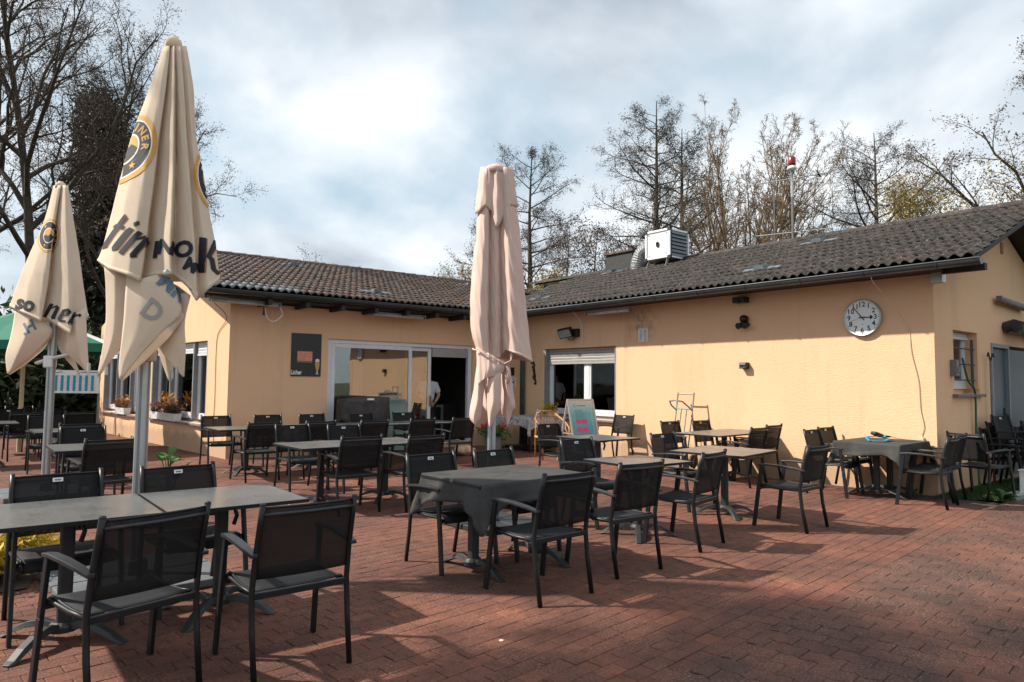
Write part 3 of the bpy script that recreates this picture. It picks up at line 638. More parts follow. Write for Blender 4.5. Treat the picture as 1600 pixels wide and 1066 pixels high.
mb = MB(); mb.add([(10.2,10.6,3.215),(9.985,10.6,3.165),(9.985,13.0,3.165),(10.2,12.7,3.24)], [(0,1,2,3)]); mb.build('valley_apron', 'flash', house, thick=.006)
# lead vent tiles with small dark hoods
M['ventblue'] = simple('blue_grey_sheet', (.13,.16,.19), .45, .2, .2, 8)
def vent_tile(a, v_, side):
    if side == 'R': o = Vector((10.12,13.9,3.19)); u = Vector((0,-1,0)); sl = .385
    else: o = FW(-.60,.62,3.19); u = FW.u; sl = .29
    th = math.atan(sl); hv = Vector((-u.y,u.x,0)); v = hv*math.cos(th)+Vector((0,0,math.sin(th))); n = u.cross(v); p = o+u*a+v*v_+n*.07
    mb = MB(); mb.add([p-u*.36-v*.07,p+u*.36-v*.07,p+u*.36+v*.10,p-u*.36+v*.10],[(0,1,2,3)]); q = mb.build('vent_tile', 'ventblue', house, thick=.012)
    mb = MB(); mb.add([p-u*.10-v*.08+n*.01,p+u*.10-v*.08+n*.01,p+u*.08-v*.06+n*.085,p-u*.08-v*.06+n*.085,p-u*.09+v*.16+n*.01,p+u*.09+v*.16+n*.01],[(0,1,2,3),(3,2,5,4),(0,3,4),(1,5,2)]); mb.build('vent_hood', 'louvre', q)
for a, v_ in ((7.36,2.92),(7.3,.85),(1.23,.99),(1.6,3.29)): vent_tile(a, v_, 'R')
for a, v_ in ((3.1,4.5),(3.8,.95),(8.6,4.5)): vent_tile(a, v_, 'L')
# ---------------------------------------------------------------- things on the roof
def roofz(x): return 3.19+.385*(min(x, 27.2-x)-10.12)
v = thing('ventilation_unit', 'white sheet metal ventilation box with louvred side standing on the roof', 'fan unit', (13.36, 10.62, 4.44)); v.scale = (.82, .82, .82)
Rz = R(0); s_ = .86
mb = MB(); mb.box((0,0,.56),(.86,.86,.80)); mb.build('casing', 'unit', v, bevel=.01)
for sy, sz in ((-1,.16),(-1,.96),(1,.16),(1,.96)):
    mb = MB(); mb.box((0,sy*.43,sz),(.92,.06,.06)); mb.build('frame_rail', 'unit', v, bevel=.008)
for sx in (-1,1):
    for sz in (.16,.96): mb = MB(); mb.box((sx*.43,0,sz),(.06,.80,.06)); mb.build('frame_rail', 'unit', v, bevel=.008)
    for sy in (-1,1):
        mb = MB(); mb.box((sx*.43,sy*.43,.56),(.06,.06,.74)); mb.build('frame_post', 'unit', v, bevel=.008)
        for sz in (.14,.98): mb = MB(); mb.box((sx*.435,sy*.435,sz),(.10,.10,.09)); mb.build('corner_cap', 'ink', v)
for k in range(7):
    mb = MB(); z = .235+k*.108; mb.add([(-.36,-.437,z+.05),(.36,-.437,z+.05),(.36,-.475,z-.045),(-.36,-.475,z-.045)],[(0,1,2,3)]); mb.build('louvre_blade', 'louvre', v, thick=.008)
mb = MB(); mb.box((0,-.4335,.56),(.76,.006,.70)); mb.build('louvre_back', 'dark', v)
mb = MB(); n = 14; mb.tube([(-.45,.035*math.sin(2*math.pi*j/n)-.0,.56+.07*math.cos(2*math.pi*j/n)) for j in range(n+1)], .020, 6); mb.build('emblem', 'ink', v)
for sy in (-.33,.33):
    for sz in (.26,.86): mb = MB(); mb.tube([(-.43,sy,sz),(-.438,sy,sz)], .018, 8); mb.build('screw', 'louvre', v)
for sx, sy in ((-.40,.34),(-.40,-.36),(.40,-.36),(.40,.34)):
    mb = MB(); mb.bar((sx,sy,.14),(sx-.12,sy+.06,-.14+(sx*.36)),.05,.05); mb.build('strut', 'steel', v)
mb = MB(); mb.tube([(.42,-.2,.6),(.60,-.2,.55),(.62,-.2,.5)], .08, 10); mb.build('outlet_stub', 'steel', v)
P = [Vector((0,.40,.56)),Vector((0,.66,.58)),Vector((-.02,.92,.46)),Vector((-.06,1.04,.20)),Vector((-.08,1.06,-.10)),Vector((-.10,1.06,-.40))]
Q = [catmull([np.array(p) for p in P], k/40) for k in range(41)]
mb = MB(); mb.tube([tuple(q) for q in Q], [.245+(.012 if k % 2 else 0) for k in range(41)], 16); mb.build('flexible_duct', 'steel', v, smooth=False)
c = thing('chimney', 'low dark slate clad chimney with pale flashing beside the ventilation box', 'chimney', (13.75, 12.25, 4.36))
mb = MB(); mb.box((0,0,.02),(.72,.95,.34)); mb.build('flashing', 'flash', c)
for k in range(4):
    mb = MB(); mb.box((0,0,.24+k*.10),(.70+(3-k)*.012,.93+(3-k)*.012,.098)); mb.build('slate_course', 'slate', c)
mb = MB(); mb.box((0,0,.63),(.80,1.03,.06)); mb.build('cap_slab', 'tilered', c, bevel=.01)
mb = MB(); mb.tube([(.15,-.3,.6),(.15,-.3,1.25)], .014, 6); mb.build('lightning_rod', 'steel', c)
a = thing('antenna_mast', 'steel aerial mast on the roof ridge topped by a red siren lamp', 'antenna', (13.58, 7.47, 4.36))
mb = MB(); mb.tube([(0,0,-.1),(0,0,1.75)], .026, 8); mb.build('mast', 'steel', a)
mb = MB(); mb.tube([(0,0,1.15),(0,0,1.55)], .032, 8); mb.build('mast_sleeve', 'alu', a)
mb = MB(); mb.lathe((0,0,1.72), [(.02,0),(.09,.03),(.105,.05),(.075,.10),(.065,.11)], 16); mb.build('lamp_base', 'white', a, smooth=True)
mb = MB(); mb.lathe((0,0,1.83), [(.074,0),(.080,.05),(.075,.17),(.04,.215),(.01,.22)], 16); mb.build('siren_lamp', 'red', a, smooth=True)
for z, l in ((1.58,.75),(.42,.85)):
    mb = MB(); mb.tube([(0,-l,z-.08),(0,l,z+.03)], .012, 6); mb.build('cross_arm', 'steel', a)
    for k in range(5): mb = MB(); y = -l+.12+k*.16; mb.tube([(-.22,y,z-.06),(.22,y,z-.05)], .005, 5); mb.build('aerial_rod', 'steel', a)
mb = MB(); mb.tube([(0,.42,.0),(0,.42,1.45)], .012, 6); mb.build('side_rod', 'steel', a)
mb = MB(); mb.tube([(0,-.55,1.6),(-.05,-.6,1.5),(0,-.62,1.45)], .022, 8); mb.build('loudspeaker', 'ink', a)
# ---------------------------------------------------------------- fittings on the long wall
def on(fr, a, b, c): return fr(a, b, c)
# clock
ck = thing('wall_clock', 'round white station clock with black figures showing six minutes to three', 'clock', RW(.965, 0, 2.553))
def ckp(x, y, d): return (-d, -x, y)      # x to the viewer's right is towards -Y
mb = MB(); n = 48; rad = .282
def ring(mb, prof, n=48):
    V = []; F = []
    for r, d in prof:
        for k in range(n): t_ = 2*math.pi*k/n; V.append(ckp(r*math.cos(t_), r*math.sin(t_), d))
    for i in range(len(prof)-1):
        for k in range(n): F.append((i*n+k, i*n+(k+1)%n, (i+1)*n+(k+1)%n, (i+1)*n+k))
    F.append(tuple((len(prof)-1)*n+k for k in range(n))); mb.add(V, F)
ring(mb, [(rad,.0),(rad,.065),(rad-.010,.073),(rad-.020,.069),(rad-.022,.0585)]); mb.build('case', 'alu', ck, smooth=False)
mb = MB(); ring(mb, [(rad-.022,.059),(.001,.059)]); M['dial'] = simple('clock_dial', (0.74, 0.77, 0.78), .5, 0, .03); mb.build('dial', 'dial', ck)
for h in range(1, 13):
    t_ = math.pi/2-2*math.pi*h/12; ox, oy = .196*math.cos(t_), .196*math.sin(t_); q = str(h)
    for i, ch in enumerate(q):
        mb = MB(); dx = (i-.5)*.056 if len(q) == 2 else 0; flat_text(mb, ch, .104, lambda x, y: ckp(x+ox+dx, y+oy, .061), .0022); mb.build('figure', 'ink', ck)
mb = MB()
for k in range(60):
    t_ = 2*math.pi*k/60; r0, w = (.236, .006) if k % 5 == 0 else (.241, .0028); u_ = np.array([math.cos(t_), math.sin(t_)]); s2 = np.array([-u_[1], u_[0]])*w
    mb.add([ckp(*(u_*r0-s2), .061), ckp(*(u_*.249-s2), .061), ckp(*(u_*.249+s2), .061), ckp(*(u_*r0+s2), .061)], [(0,1,2,3)])
tag(mb.build('minute_marks', 'ink', ck), kind='stuff')
def hand(name, ang, L, w, d, tail, spade=False, mat='ink'):
    mb = MB(); u_ = np.array([math.sin(ang), math.cos(ang)]); s2 = np.array([u_[1], -u_[0]])
    P = [(-tail,-w),(L*.72,-w*.8),(L*.72,-w*3.0),(L*.8,-w*3.3),(L,0),(L*.8,w*3.3),(L*.72,w*3.0),(L*.72,w*.8),(-tail,w)] if spade else [(-tail,-w),(L,-w*.7),(L,w*.7),(-tail,w)]
    q = [u_*a_+s2*b_ for a_, b_ in P]; n = len(q); mb.add([ckp(*z, d) for z in q]+[ckp(*z, d+.002) for z in q], [tuple(range(n,2*n)), tuple(range(n))[::-1]]+[(i,(i+1)%n,n+(i+1)%n,n+i) for i in range(n)]); mb.build(name, mat, ck)
hand('hour_hand', 2*math.pi*2.9/12+.07, .165, .0095, .064, .045, True); hand('minute_hand', 2*math.pi*53.7/60, .215, .0075, .067, .055); hand('second_hand', 2*math.pi*42.2/60, .205, .0018, .072, .05, False, 'red')
mb = MB(); mb.add([ckp(-.02,-.108,.061),ckp(.02,-.108,.061),ckp(.02,-.101,.061),ckp(-.02,-.101,.061)],[(0,1,2,3)]); mb.build('dial_mark', 'louvre', ck)
# floodlight
fl = thing('floodlight', 'black halogen floodlight angled down above the long wall window', 'floodlight', RW(7.33, 0, 2.62))
mb = MB(); mb.box((-.05,-.12,.02),(.10,.16,.18)); mb.build('wall_box', 'ink', fl, bevel=.01)
T = Matrix.Rotation(R(-28), 3, 'Y') @ Matrix.Rotation(R(18), 3, 'Z')
mb = MB(); mb.box((-.20,.06,.02),(.10,.34,.22), M3=T); mb.build('housing', 'black', fl, bevel=.012)
M['reflector'] = simple('grey_reflector', (.30,.37,.38), .2, .3)
mb = MB(); mb.box((-.20,.06,.02),(.112,.29,.17), M3=T); mb.build('reflector', 'reflector', fl)
mb = MB(); mb.tube([(-.04,-.12,-.06),(-.09,-.06,-.15),(-.12,.04,-.13),(-.13,.06,-.08)], .009, 6); mb.build('cable', 'ink', fl)
# black square wall lamp
la = thing('wall_lamp', 'small black cube wall lamp with pale lens in the sunlit wall', 'lamp', RW(2.99, 0, 1.85))
mb = MB(); mb.box((-.055,0,0),(.11,.135,.11)); mb.build('housing', 'black', la, bevel=.006)
mb = MB(); mb.box((-.112,.0,.028),(.006,.115,.032)); mb.build('upper_lens', 'greyframe', la)
mb = MB(); mb.box((-.112,.0,-.035),(.006,.115,.020)); mb.build('lower_lens', 'glass', la)
# sensor cluster
si = thing('twin_spotlight', 'black motion sensor with two small round spotlights under the eaves', 'floodlight', RW(2.99, 0, 2.64))
mb = MB(); mb.lathe((-.05,0,-.03), [(.055,0),(.075,.04),(.07,.10),(.03,.125)], 14); mb.build('sensor_head', 'black', si, smooth=True)
for sy in (-.055,.055):
    mb = MB(); mb.tube([(-.02,sy,-.07),(-.14,sy*1.2,-.10)], [.04,.055], 12); mb.build('spot', 'ink', si)
mb = MB(); mb.box((-.015,0,-.02),(.03,.10,.10)); mb.build('wall_plate', 'ink', si)
# ventilation grille, eave box, eave lamp
gr = thing('vent_grille', 'white double louvred ventilation grille left of the twin spotlight', 'vent grille', RW(5.30, 0, 2.50))
mb = MB()
for q in ((0,.105,.03,.25),(0,-.105,.03,.25),(0,0,.03,.25)): mb.box((-.012,q[1],0),(.024,q[2],.25))
mb.box((-.0125,0,.125),(.025,.24,.02)); mb.box((-.0125,0,-.125),(.025,.24,.02)); mb.build('frame', 'white', gr)
for sy in (-.052,.052):
    for k in range(9): mb = MB(); z = -.10+k*.025; mb.add([(-.004,sy-.037,z+.012),(-.004,sy+.037,z+.012),(-.018,sy+.037,z-.006),(-.018,sy-.037,z-.006)],[(0,1,2,3)]); mb.build('louvre_blade', 'white', gr)
bx = MB(); bx.box((-.10,0,0),(.16,.24,.10)); bx.tube([(-.19,0,-.02),(-.22,0,-.03)], .035, 10); tag(bx.build('eave_camera', 'black', None, bevel=.008, loc=RW(3.02,-.0,3.0)), 'black box camera tucked under the eaves above the twin spotlight', 'camera')
def striplight(name, label, A, B, r=.035, mat='white', grp=None):
    A, B = Vector(A), Vector(B); d = (B-A).normalized(); t_ = thing(name, label, 'strip light', A)
    L = (B-A).length; mb = MB(); mb.bar((0,0,.02), tuple(d*L+Vector((0,0,.02))), .07, .03); mb.build('batten', 'steel', t_)
    mb = MB(); mb.tube([tuple(d*.04+Vector((0,0,-.02))), tuple(d*(L-.04)+Vector((0,0,-.02)))], r, 10); mb.build('diffuser', mat, t_, smooth=True)
    for k in (0, L): mb = MB(); mb.bar(tuple(d*(k-.012)), tuple(d*(k+.012)), .085, .085); mb.build('end_cap', 'steel', t_)
    return t_
M['diffuser'] = simple('dusty_diffuser', (.42,.40,.38), .3, 0, .15)
striplight('strip_light', 'long strip light under the left wing eaves with a looped white cable', FW(-.48,.40,3.0), FW(.82,.40,2.985), .032, 'diffuser')
striplight('strip_light', 'strip light under the eaves above the sliding door', FW(2.77,.42,2.96), FW(4.06,.42,2.955), .032, 'diffuser')
striplight('strip_light', 'weathered grey strip lamp on the end wall above the steel door', EW(2.5,.09,2.97), EW(3.95,.09,2.925), .05, 'sill')
striplight('strip_light', 'pale strip light under the long wing eaves near the window', RW(5.3,.42,3.0), RW(6.5,.42,3.0), .03, 'diffuser')
# cables
def cable(name, label, pts, r, mat, fr=None):
    P = [np.array(fr(*p) if fr else p, float) for p in pts]; mb = MB(); mb.tube([tuple(catmull(P, k/(8*len(P)))) for k in range(8*len(P)+1)], r, 5)
    return tag(mb.build(name, mat, smooth=True), label, 'cable')
cable('hanging_cable', 'white cable hanging from the eaves to the window head', [(7.0,.35,3.08),(7.0,.10,2.85),(7.01,.03,2.5),(7.02,.02,2.36)], .009, 'white', RW)
cable('hanging_cable', 'thin brown cable running down the long wall to the corner socket', [(.56,.62,3.16),(.56,.60,3.0),(.48,.20,2.72),(.33,.02,2.35),(.30,.015,2.0),(.22,.015,1.6),(.20,.012,1.2),(.16,.012,.95),(.19,.012,.80),(.17,.012,.55)], .0055, 'cord', RW)
cable('wall_wire', 'thin wire loosely pinned down the gable wall beside the corner', [(.05,.3,2.98),(.05,.05,2.72),(.55,.012,2.42),(.62,.012,2.0),(.60,.012,1.2),(.62,.012,.75),(.60,.012,.3)], .006, 'darkcord', lambda a, b, c: GW(a, b, c))
cable('looped_cable', 'white plug lead looped below the end of the strip light', [(.80,.42,2.96),(.86,.42,2.80),(.72,.42,2.66),(.58,.42,2.70),(.52,.42,2.90)], .009, 'white', FW)
mb = MB(); mb.tube([FW(.50,.42,2.92),FW(.50,.42,2.76)], [.01,.025], 8); tag(mb.build('cable_plug', 'ink'), 'black plug dangling below the left strip light', 'plug')
jb = MB(); jb.box((0,0,0),(.05,.07,.06)); tag(jb.build('cable_socket', 'cord', bevel=.006, loc=RW(.19,.025,.76)), 'small cable socket near the right corner of the long wall', 'socket')
cable('green_hose', 'green hose hanging from the small barred window to the turf', [(1.0,.02,1.95),(1.10,.05,1.62),(1.24,.08,1.5),(1.36,.06,1.3),(1.38,.05,.7),(1.36,.08,.05)], .016, 'greenhose', EW)
po = thing('forked_pole', 'slim steel pole with a forked black tip leaning against the end wall', 'pole', EW(2.02,.08,0))
mb = MB(); mb.tube([(0,0,0),(0,0,1.0)], .022, 8); mb.build('lower_tube', 'red', po); mb = MB(); mb.tube([(0,0,.95),(0,0,1.94)], .018, 8); mb.build('upper_tube', 'steel', po)
mb = MB(); mb.tube([(0,0,1.92),(.10,0,2.05),(.16,0,2.0)], .012, 6); mb.tube([(0,0,1.92),(-.10,0,2.06),(-.15,0,2.0)], .012, 6); mb.build('fork', 'ink', po)
mbx = MB(); mbx.box((0,0,0),(.10,.09,.24)); mbx.box((0,-.05,-.03),(.06,.02,.08)); tag(mbx.build('meter_box', 'steel', bevel=.006, loc=EW(.60,.045,1.79)), 'small grey meter box at the left edge of the barred window', 'meter box')
mbx = MB(); mbx.box((0,0,0),(.10,.03,.20)); tag(mbx.build('air_brick', 'rattan', bevel=.02, loc=EW(3.0,.01,3.88)), 'small oval air brick high in the gable', 'vent')
mbx = MB(); mbx.box((0,0,0),(.05,.02,.13)); tag(mbx.build('wall_plaque', 'louvre', loc=EW(2.22,.01,1.02)), 'tiny grey plaque beside the steel door', 'plaque')
# posters, signs, ironwork
pt = thing('beer_poster', 'black beer poster with orange picture left of the sliding door', 'poster', FW(1.52, 0, 2.04))
def fwp(x, y, d): q = FW.u*x+FW.n*d; return (q.x, q.y, y)
def fwbox(mb, x0, x1, y0, y1, d0, d1):
    V = [fwp(x, y, d) for d in (d0, d1) for x, y in ((x0,y0),(x1,y0),(x1,y1),(x0,y1))]; mb.add(V, [(0,3,2,1),(4,5,6,7),(0,1,5,4),(1,2,6,5),(2,3,7,6),(3,0,4,7)])
mb = MB(); fwbox(mb, -.315, .315, -.44, .44, 0, .02); M['posterblack'] = simple('poster_black', (.016,.015,.015), .4); mb.build('panel', 'posterblack', pt)
t = NT('ham_picture'); P_ = t.coord('Generated'); nn = t.noise(P_, 5, 4, .6, 1.2)
t.col(t.ramp(nn, [(.35, (.62,.30,.08)), (.5, (.62,.16,.10)), (.62, (.70,.36,.28)), (.72, (.30,.05,.05))])); t.rough(.5); M['ham'] = t.m
mb = MB(); fwbox(mb, -.19, .125, -.13, .07, .02, .0225); mb.build('picture', 'ham', pt)
mb = MB(); fwbox(mb, -.19, .125, -.15, -.145, .02, .0225); mb.build('caption_line', 'whiteprint', pt)
mb = MB(); V, F = poly2d([[(.19,-.14),(.28,-.14),(.285,-.20),(.265,-.30),(.205,-.30),(.185,-.20)]]); mb.add([fwp(x, y, .0225) for x, y in V], F); mb.build('beer', 'gold', pt)
mb = MB(); V, F = poly2d([[(.19,-.14),(.28,-.14),(.275,-.09),(.235,-.07),(.195,-.09)],[(.225,-.30),(.245,-.30),(.245,-.385),(.225,-.385)],[(.20,-.385),(.27,-.385),(.27,-.395),(.20,-.395)]]); mb.add([fwp(x, y, .0225) for x, y in V], F); mb.build('glass_foam', 'whiteprint', pt)
mb = MB(); flat_text(mb, 'Licher', .125, lambda x, y: fwp(x*.72-.205, y-.365, .0225), .004); mb.build('lettering', 'whiteprint', pt)
sg = thing('notice_sign', 'small white notice with a black check mark beside the downpipe', 'sign', RW(9.47, 0, 1.52))
mb = MB(); mb.box((-.01,0,0),(.02,.19,.27)); mb.build('panel', 'white', sg)
mb = MB()
for x0, y0, x1, y1 in ((-.06,.09,.05,.10),(-.06,-.10,.05,-.09),(-.06,-.115,.05,-.108)): mb.add([(-.0215,-x0,y0),(-.0215,-x1,y0),(-.0215,-x1,y1),(-.0215,-x0,y1)],[(0,1,2,3)])
V, F = poly2d([[(-.06,-.02),(.03,-.01),(.07,.07),(.03,.06),(.01,.02),(-.06,.0)],[(.03,-.01),(.02,-.06),(.04,-.06),(.05,.03)]]); mb.add([(-.0215,-x,y) for x, y in V], F); mb.build('print', 'ink', sg)
sg2 = MB(); sg2.box((-.012,0,0),(.024,.16,.2)); tag(sg2.build('dark_sign', 'ink', bevel=.004, loc=RW(9.53,0,1.79)), 'small dark plate above the white notice', 'sign')
iw = MB(); rj = random.Random(2)
for k in range(12): z = .26-k*.045; y = .05-k*.006; iw.box((-.02, y+rj.uniform(-.03,.03), z), (.03, rj.uniform(.03,.10), .042))
iw.bar((-.012,.05,.30),(-.012,-.03,-.26),.02,.02); tag(iw.build('wrought_ornament', 'ink', loc=RW(8.65,0,1.73)), 'black vertical ironwork ornament on the wall left of the window', 'ornament')
# ---------------------------------------------------------------- armchairs
UP = [(.268,-.272,0),(.272,-.225,.25),(.272,-.205,.44),(.268,-.235,.62),(.264,-.275,.78),(.262,-.300,.885)]
def up_at(z):
    for (x0,y0,z0),(x1,y1,z1) in zip(UP, UP[1:]):
        if z <= z1: t_ = (z-z0)/(z1-z0); return x0+(x1-x0)*t_, y0+(y1-y0)*t_
    return UP[-1][:2]
CG = 'black mesh armchairs on the terrace'
def make_chair(label):
    c = thing('armchair', label, 'chair', (0,0,0), 0, CG); c.scale = (.935, 1, 1)
    for s_ in (1,-1):
        mb = MB(); mb.tube([(s_*x, y, z) for x, y, z in UP], .0155, 8, flat=1.25); l = mb.build('rear_leg', 'black', c, smooth=True)
        mb = MB(); mb.lathe((s_*.262,-.301,.883), [(.0165,0),(.0165,.008),(.010,.013)], 8); mb.build('end_cap', 'arm', l)
        mb = MB(); P = [(s_*.300,.285,0),(s_*.293,.240,.35),(s_*.287,.200,.640)]
        for p0, p1 in zip(P, P[1:]): mb.bar(p0, p1, .024, .042, (0,1,0))
        mb.build('front_leg', 'black', c, bevel=.004)
        mb = MB(); A = [(.286,.235,.652),(.288,.15,.662),(.290,0,.660),(.288,-.15,.648),(.284,-.262,.632)]; V = []
        for i, (x, y, z) in enumerate(A):
            w = (.021,.026,.027,.025,.019)[i]
            V += [(s_*x-w,y,z-.011),(s_*x+w,y,z-.011),(s_*x+w,y,z+.009),(s_*x-w,y,z+.009)]
        F = [(0,1,2,3),(16,17,18,19)]
        for i in range(4): b = i*4; F += [(b+j,b+(j+1)%4,b+4+(j+1)%4,b+4+j) for j in range(4)]
        mb.add(V, F); mb.build('armrest', 'arm', c, bevel=.004)
        mb = MB(); mb.tube([(s_*.262,-.207,.425),(s_*.258,0,.418),(s_*.258,.17,.425),(s_*.275,.225,.43)], .013, 6); mb.build('side_rail', 'black', c, smooth=True)
    mb = MB(); mb.bar((-.272,-.208,.420),(.272,-.208,.420),.022,.034); mb.build('rear_rail', 'black', c, bevel=.004)
    mb = MB(); mb.bar((-.285,.222,.405),(.285,.222,.405),.02,.028); mb.build('front_rail', 'black', c, bevel=.004)
    prof = [(-.185,.440),(-.10,.430),(0,.428),(.10,.434),(.18,.445),(.225,.445),(.252,.432),(.262,.410),(.258,.388)]
    G = [[(-.250+.5*k/6, y, z-.008*math.sin(math.pi*k/6)) for k in range(7)] for y, z in prof]
    mb = MB(); mb.grid(G); se = mb.build('seat', 'seat', c, smooth=True, thick=.004)
    for s_ in (1,-1):
        mb = MB(); mb.tube([(s_*.251, y, z+.001) for y, z in prof], .0075, 6); mb.build('seat_edge', 'black', se, smooth=True)
    G = []
    for i in range(9):
        z = .505+.365*i/8; x, y = up_at(z); G.append([(x*(-1+2*k/8)*.965, y-.022*math.sin(math.pi*k/8)-.004, z) for k in range(9)])
    mb = MB(); mb.grid(G); bk = mb.build('backrest', 'mesh', c, smooth=True, thick=.003)
    x, y = up_at(.845); mb = MB(); mb.tube([(x*(-1+2*k/8)*.97, y-.024*math.sin(math.pi*k/8)-.014, .838) for k in range(9)], .011, 6); mb.build('top_rail', 'arm', c, smooth=True)
    mb = MB(); mb.tube([(x*(-1+2*k/8)*.985, up_at(.868)[1]-.022*math.sin(math.pi*k/8)-.002, .870) for k in range(9)], .006, 6); mb.build('hem_tube', 'black', bk, smooth=True)
    y = up_at(.835)[1]-.012; T = Matrix.Rotation(R(12), 3, 'X')
    mb = MB(); mb.box((0,y+.001,.838),(.062,.005,.026), M3=T); tg = mb.build('brand_tag', 'white', c)
    mb = MB()
    for k in range(7): mb.box((-.018+k*.006, y+.0045, .838),(.0038,.0012,.007+.003*(k % 3)), M3=T)
    mb.build('tag_print', 'ink', tg)
    return c
CH = [
 (.668,3.875,15,'nearest armchair at the bottom left, back turned, at the left slate table'),
 (1.428,3.734,0,'large foreground armchair seen from behind at the right slate table'),
 (.53,5.10,183,'armchair facing the camera across the left foreground table, white tag on its back'),
 (1.276,5.11,186,'armchair facing the camera just right of the big parasol pole'),
 (3.236,4.85,182.6,'armchair at the left corner of the table with the charcoal cloth, facing right'),
 (3.942,4.844,188,'armchair behind the charcoal cloth table in front of the pink parasol pole'),
 (3.338,3.811,1.5,'armchair seen from behind nearest the camera at the charcoal cloth table'),
 (4.269,3.941,-2,'armchair seen from behind at the right end of the charcoal cloth table'),
 (5.46,5.327,181.5,'armchair facing the camera behind the small table right of the charcoal cloth'),
 (5.435,4.119,11,'armchair drawn out in front of the small bare table, back to the camera'),
 (7.045,5.375,183,'armchair facing the camera behind the bare square table in the right group'),
 (7.013,3.92,4.5,'armchair standing free on sunlit paving before the middle right table'),
 (9.292,5.991,4,'left of two armchairs with backs turned at the table below the hand truck'),
 (10.12,6.239,3.5,'armchair seen from behind nearest the sunlit wall, below the hand truck'),
 (9.50,7.205,181.6,'armchair in front of the hand truck facing the camera'),
 (10.25,7.118,181.5,'armchair facing the camera right of the hand truck, back against the sunlit wall'),
 (9.607,4.735,184,'left of two armchairs at the left end of the table below the clock'),
 (10.33,4.90,182,'armchair by the wall at the left end of the cloth table under the clock'),
 (9.725,3.576,6,'armchair seen from behind at the right end of the cloth table under the clock'),
 (10.36,3.70,3,'armchair hidden behind another at the wall corner beside the cloth table'),
 (11.05,3.40,-104,'armchair facing right on the turf beside the building corner'),
 (3.509,12.396,182,'armchair facing the camera at the left wing corner, end of the long row'),
 (4.409,12.366,182,'second armchair from the left on the far side of the long row'),
 (5.219,12.297,182,'armchair on the far side of the long row, under the beer poster'),
 (6.104,12.019,181.6,'armchair on the far side of the long row before the covered grill'),
 (7.129,12.174,181.4,'armchair on the far side of the long row before the sliding door glass'),
 (3.533,10.614,3,'leftmost armchair seen from behind on the near side of the long row'),
 (4.388,10.549,3,'second armchair from the left, back turned, near side of the long row'),
 (5.204,10.331,3,'middle armchair seen from behind on the near side of the long row'),
 (6.184,10.462,3,'armchair seen from behind in front of the open terrace door'),
 (6.99,10.40,4,'armchair with its back turned just left of the pink parasol, long row end'),
 (3.709,9.30,184,'armchair facing the camera at the left end of the middle row table'),
 (4.30,8.90,183,'second armchair from the left on the far side of the middle row'),
 (3.57,7.465,0,'armchair seen from behind at the left near side of the middle row table'),
 (4.28,7.25,3.5,'armchair seen from behind at the right near side of the middle row table'),
 (1.201,8.468,7,'armchair seen from behind left of the big parasol pole at the pale table edge'),
 (1.246,10.087,182,'armchair facing the camera behind the pale table left of the big parasol pole'),
 (1.29,11.495,2.5,'armchair seen from behind just in front of the second left table row'),
 (1.115,13.455,182,'armchair facing the camera at the foot of the smaller beige parasol'),
 (.918,15.6,3,'armchair seen from behind at the far left in front of the hedge'),
 (1.745,15.487,3,'armchair seen from behind below the timetable board'),
 (1.45,16.9,182,'armchair facing the camera in the far row below the timetable board'),
 (.75,16.9,182,'armchair facing the camera in the far row left of the smaller beige parasol pole'),
 (1.0,18.3,182,'farthest armchair at the back left in front of the hedge'),
 (7.157,7.70,183,'armchair facing the camera left of the dark table near the sandwich board'),
 (10.22,9.45,92,'armchair with its back to the wall beside the sandwich board'),
]
proto = make_chair(CH[0][3]); ptree = tree_of(proto)
proto.location = (CH[0][0], CH[0][1], 0); proto.rotation_euler.z = R(CH[0][2])
for x, y, a, lab in CH[1:]: dup(proto, (x, y, 0), R(a), lab, None, ptree)
SG = 'armchairs stacked outside the steel door'
for sx, sy, rz, n, where in ((12.45,3.42,-8,3,'left'),(13.35,3.25,6,3,'middle'),(14.25,3.35,-4,4,'right')):
    for k in range(n):
        a = R(180+rz); q = Vector((0.0, .02*k, .105*k))
        dup(proto, (sx, sy-.085*k, .10*k), a, 'armchair %s in the %s stack outside the steel door' % (('at the bottom','second from the bottom','third from the bottom','on top')[k if k < n-1 else 3], where), SG, ptree)
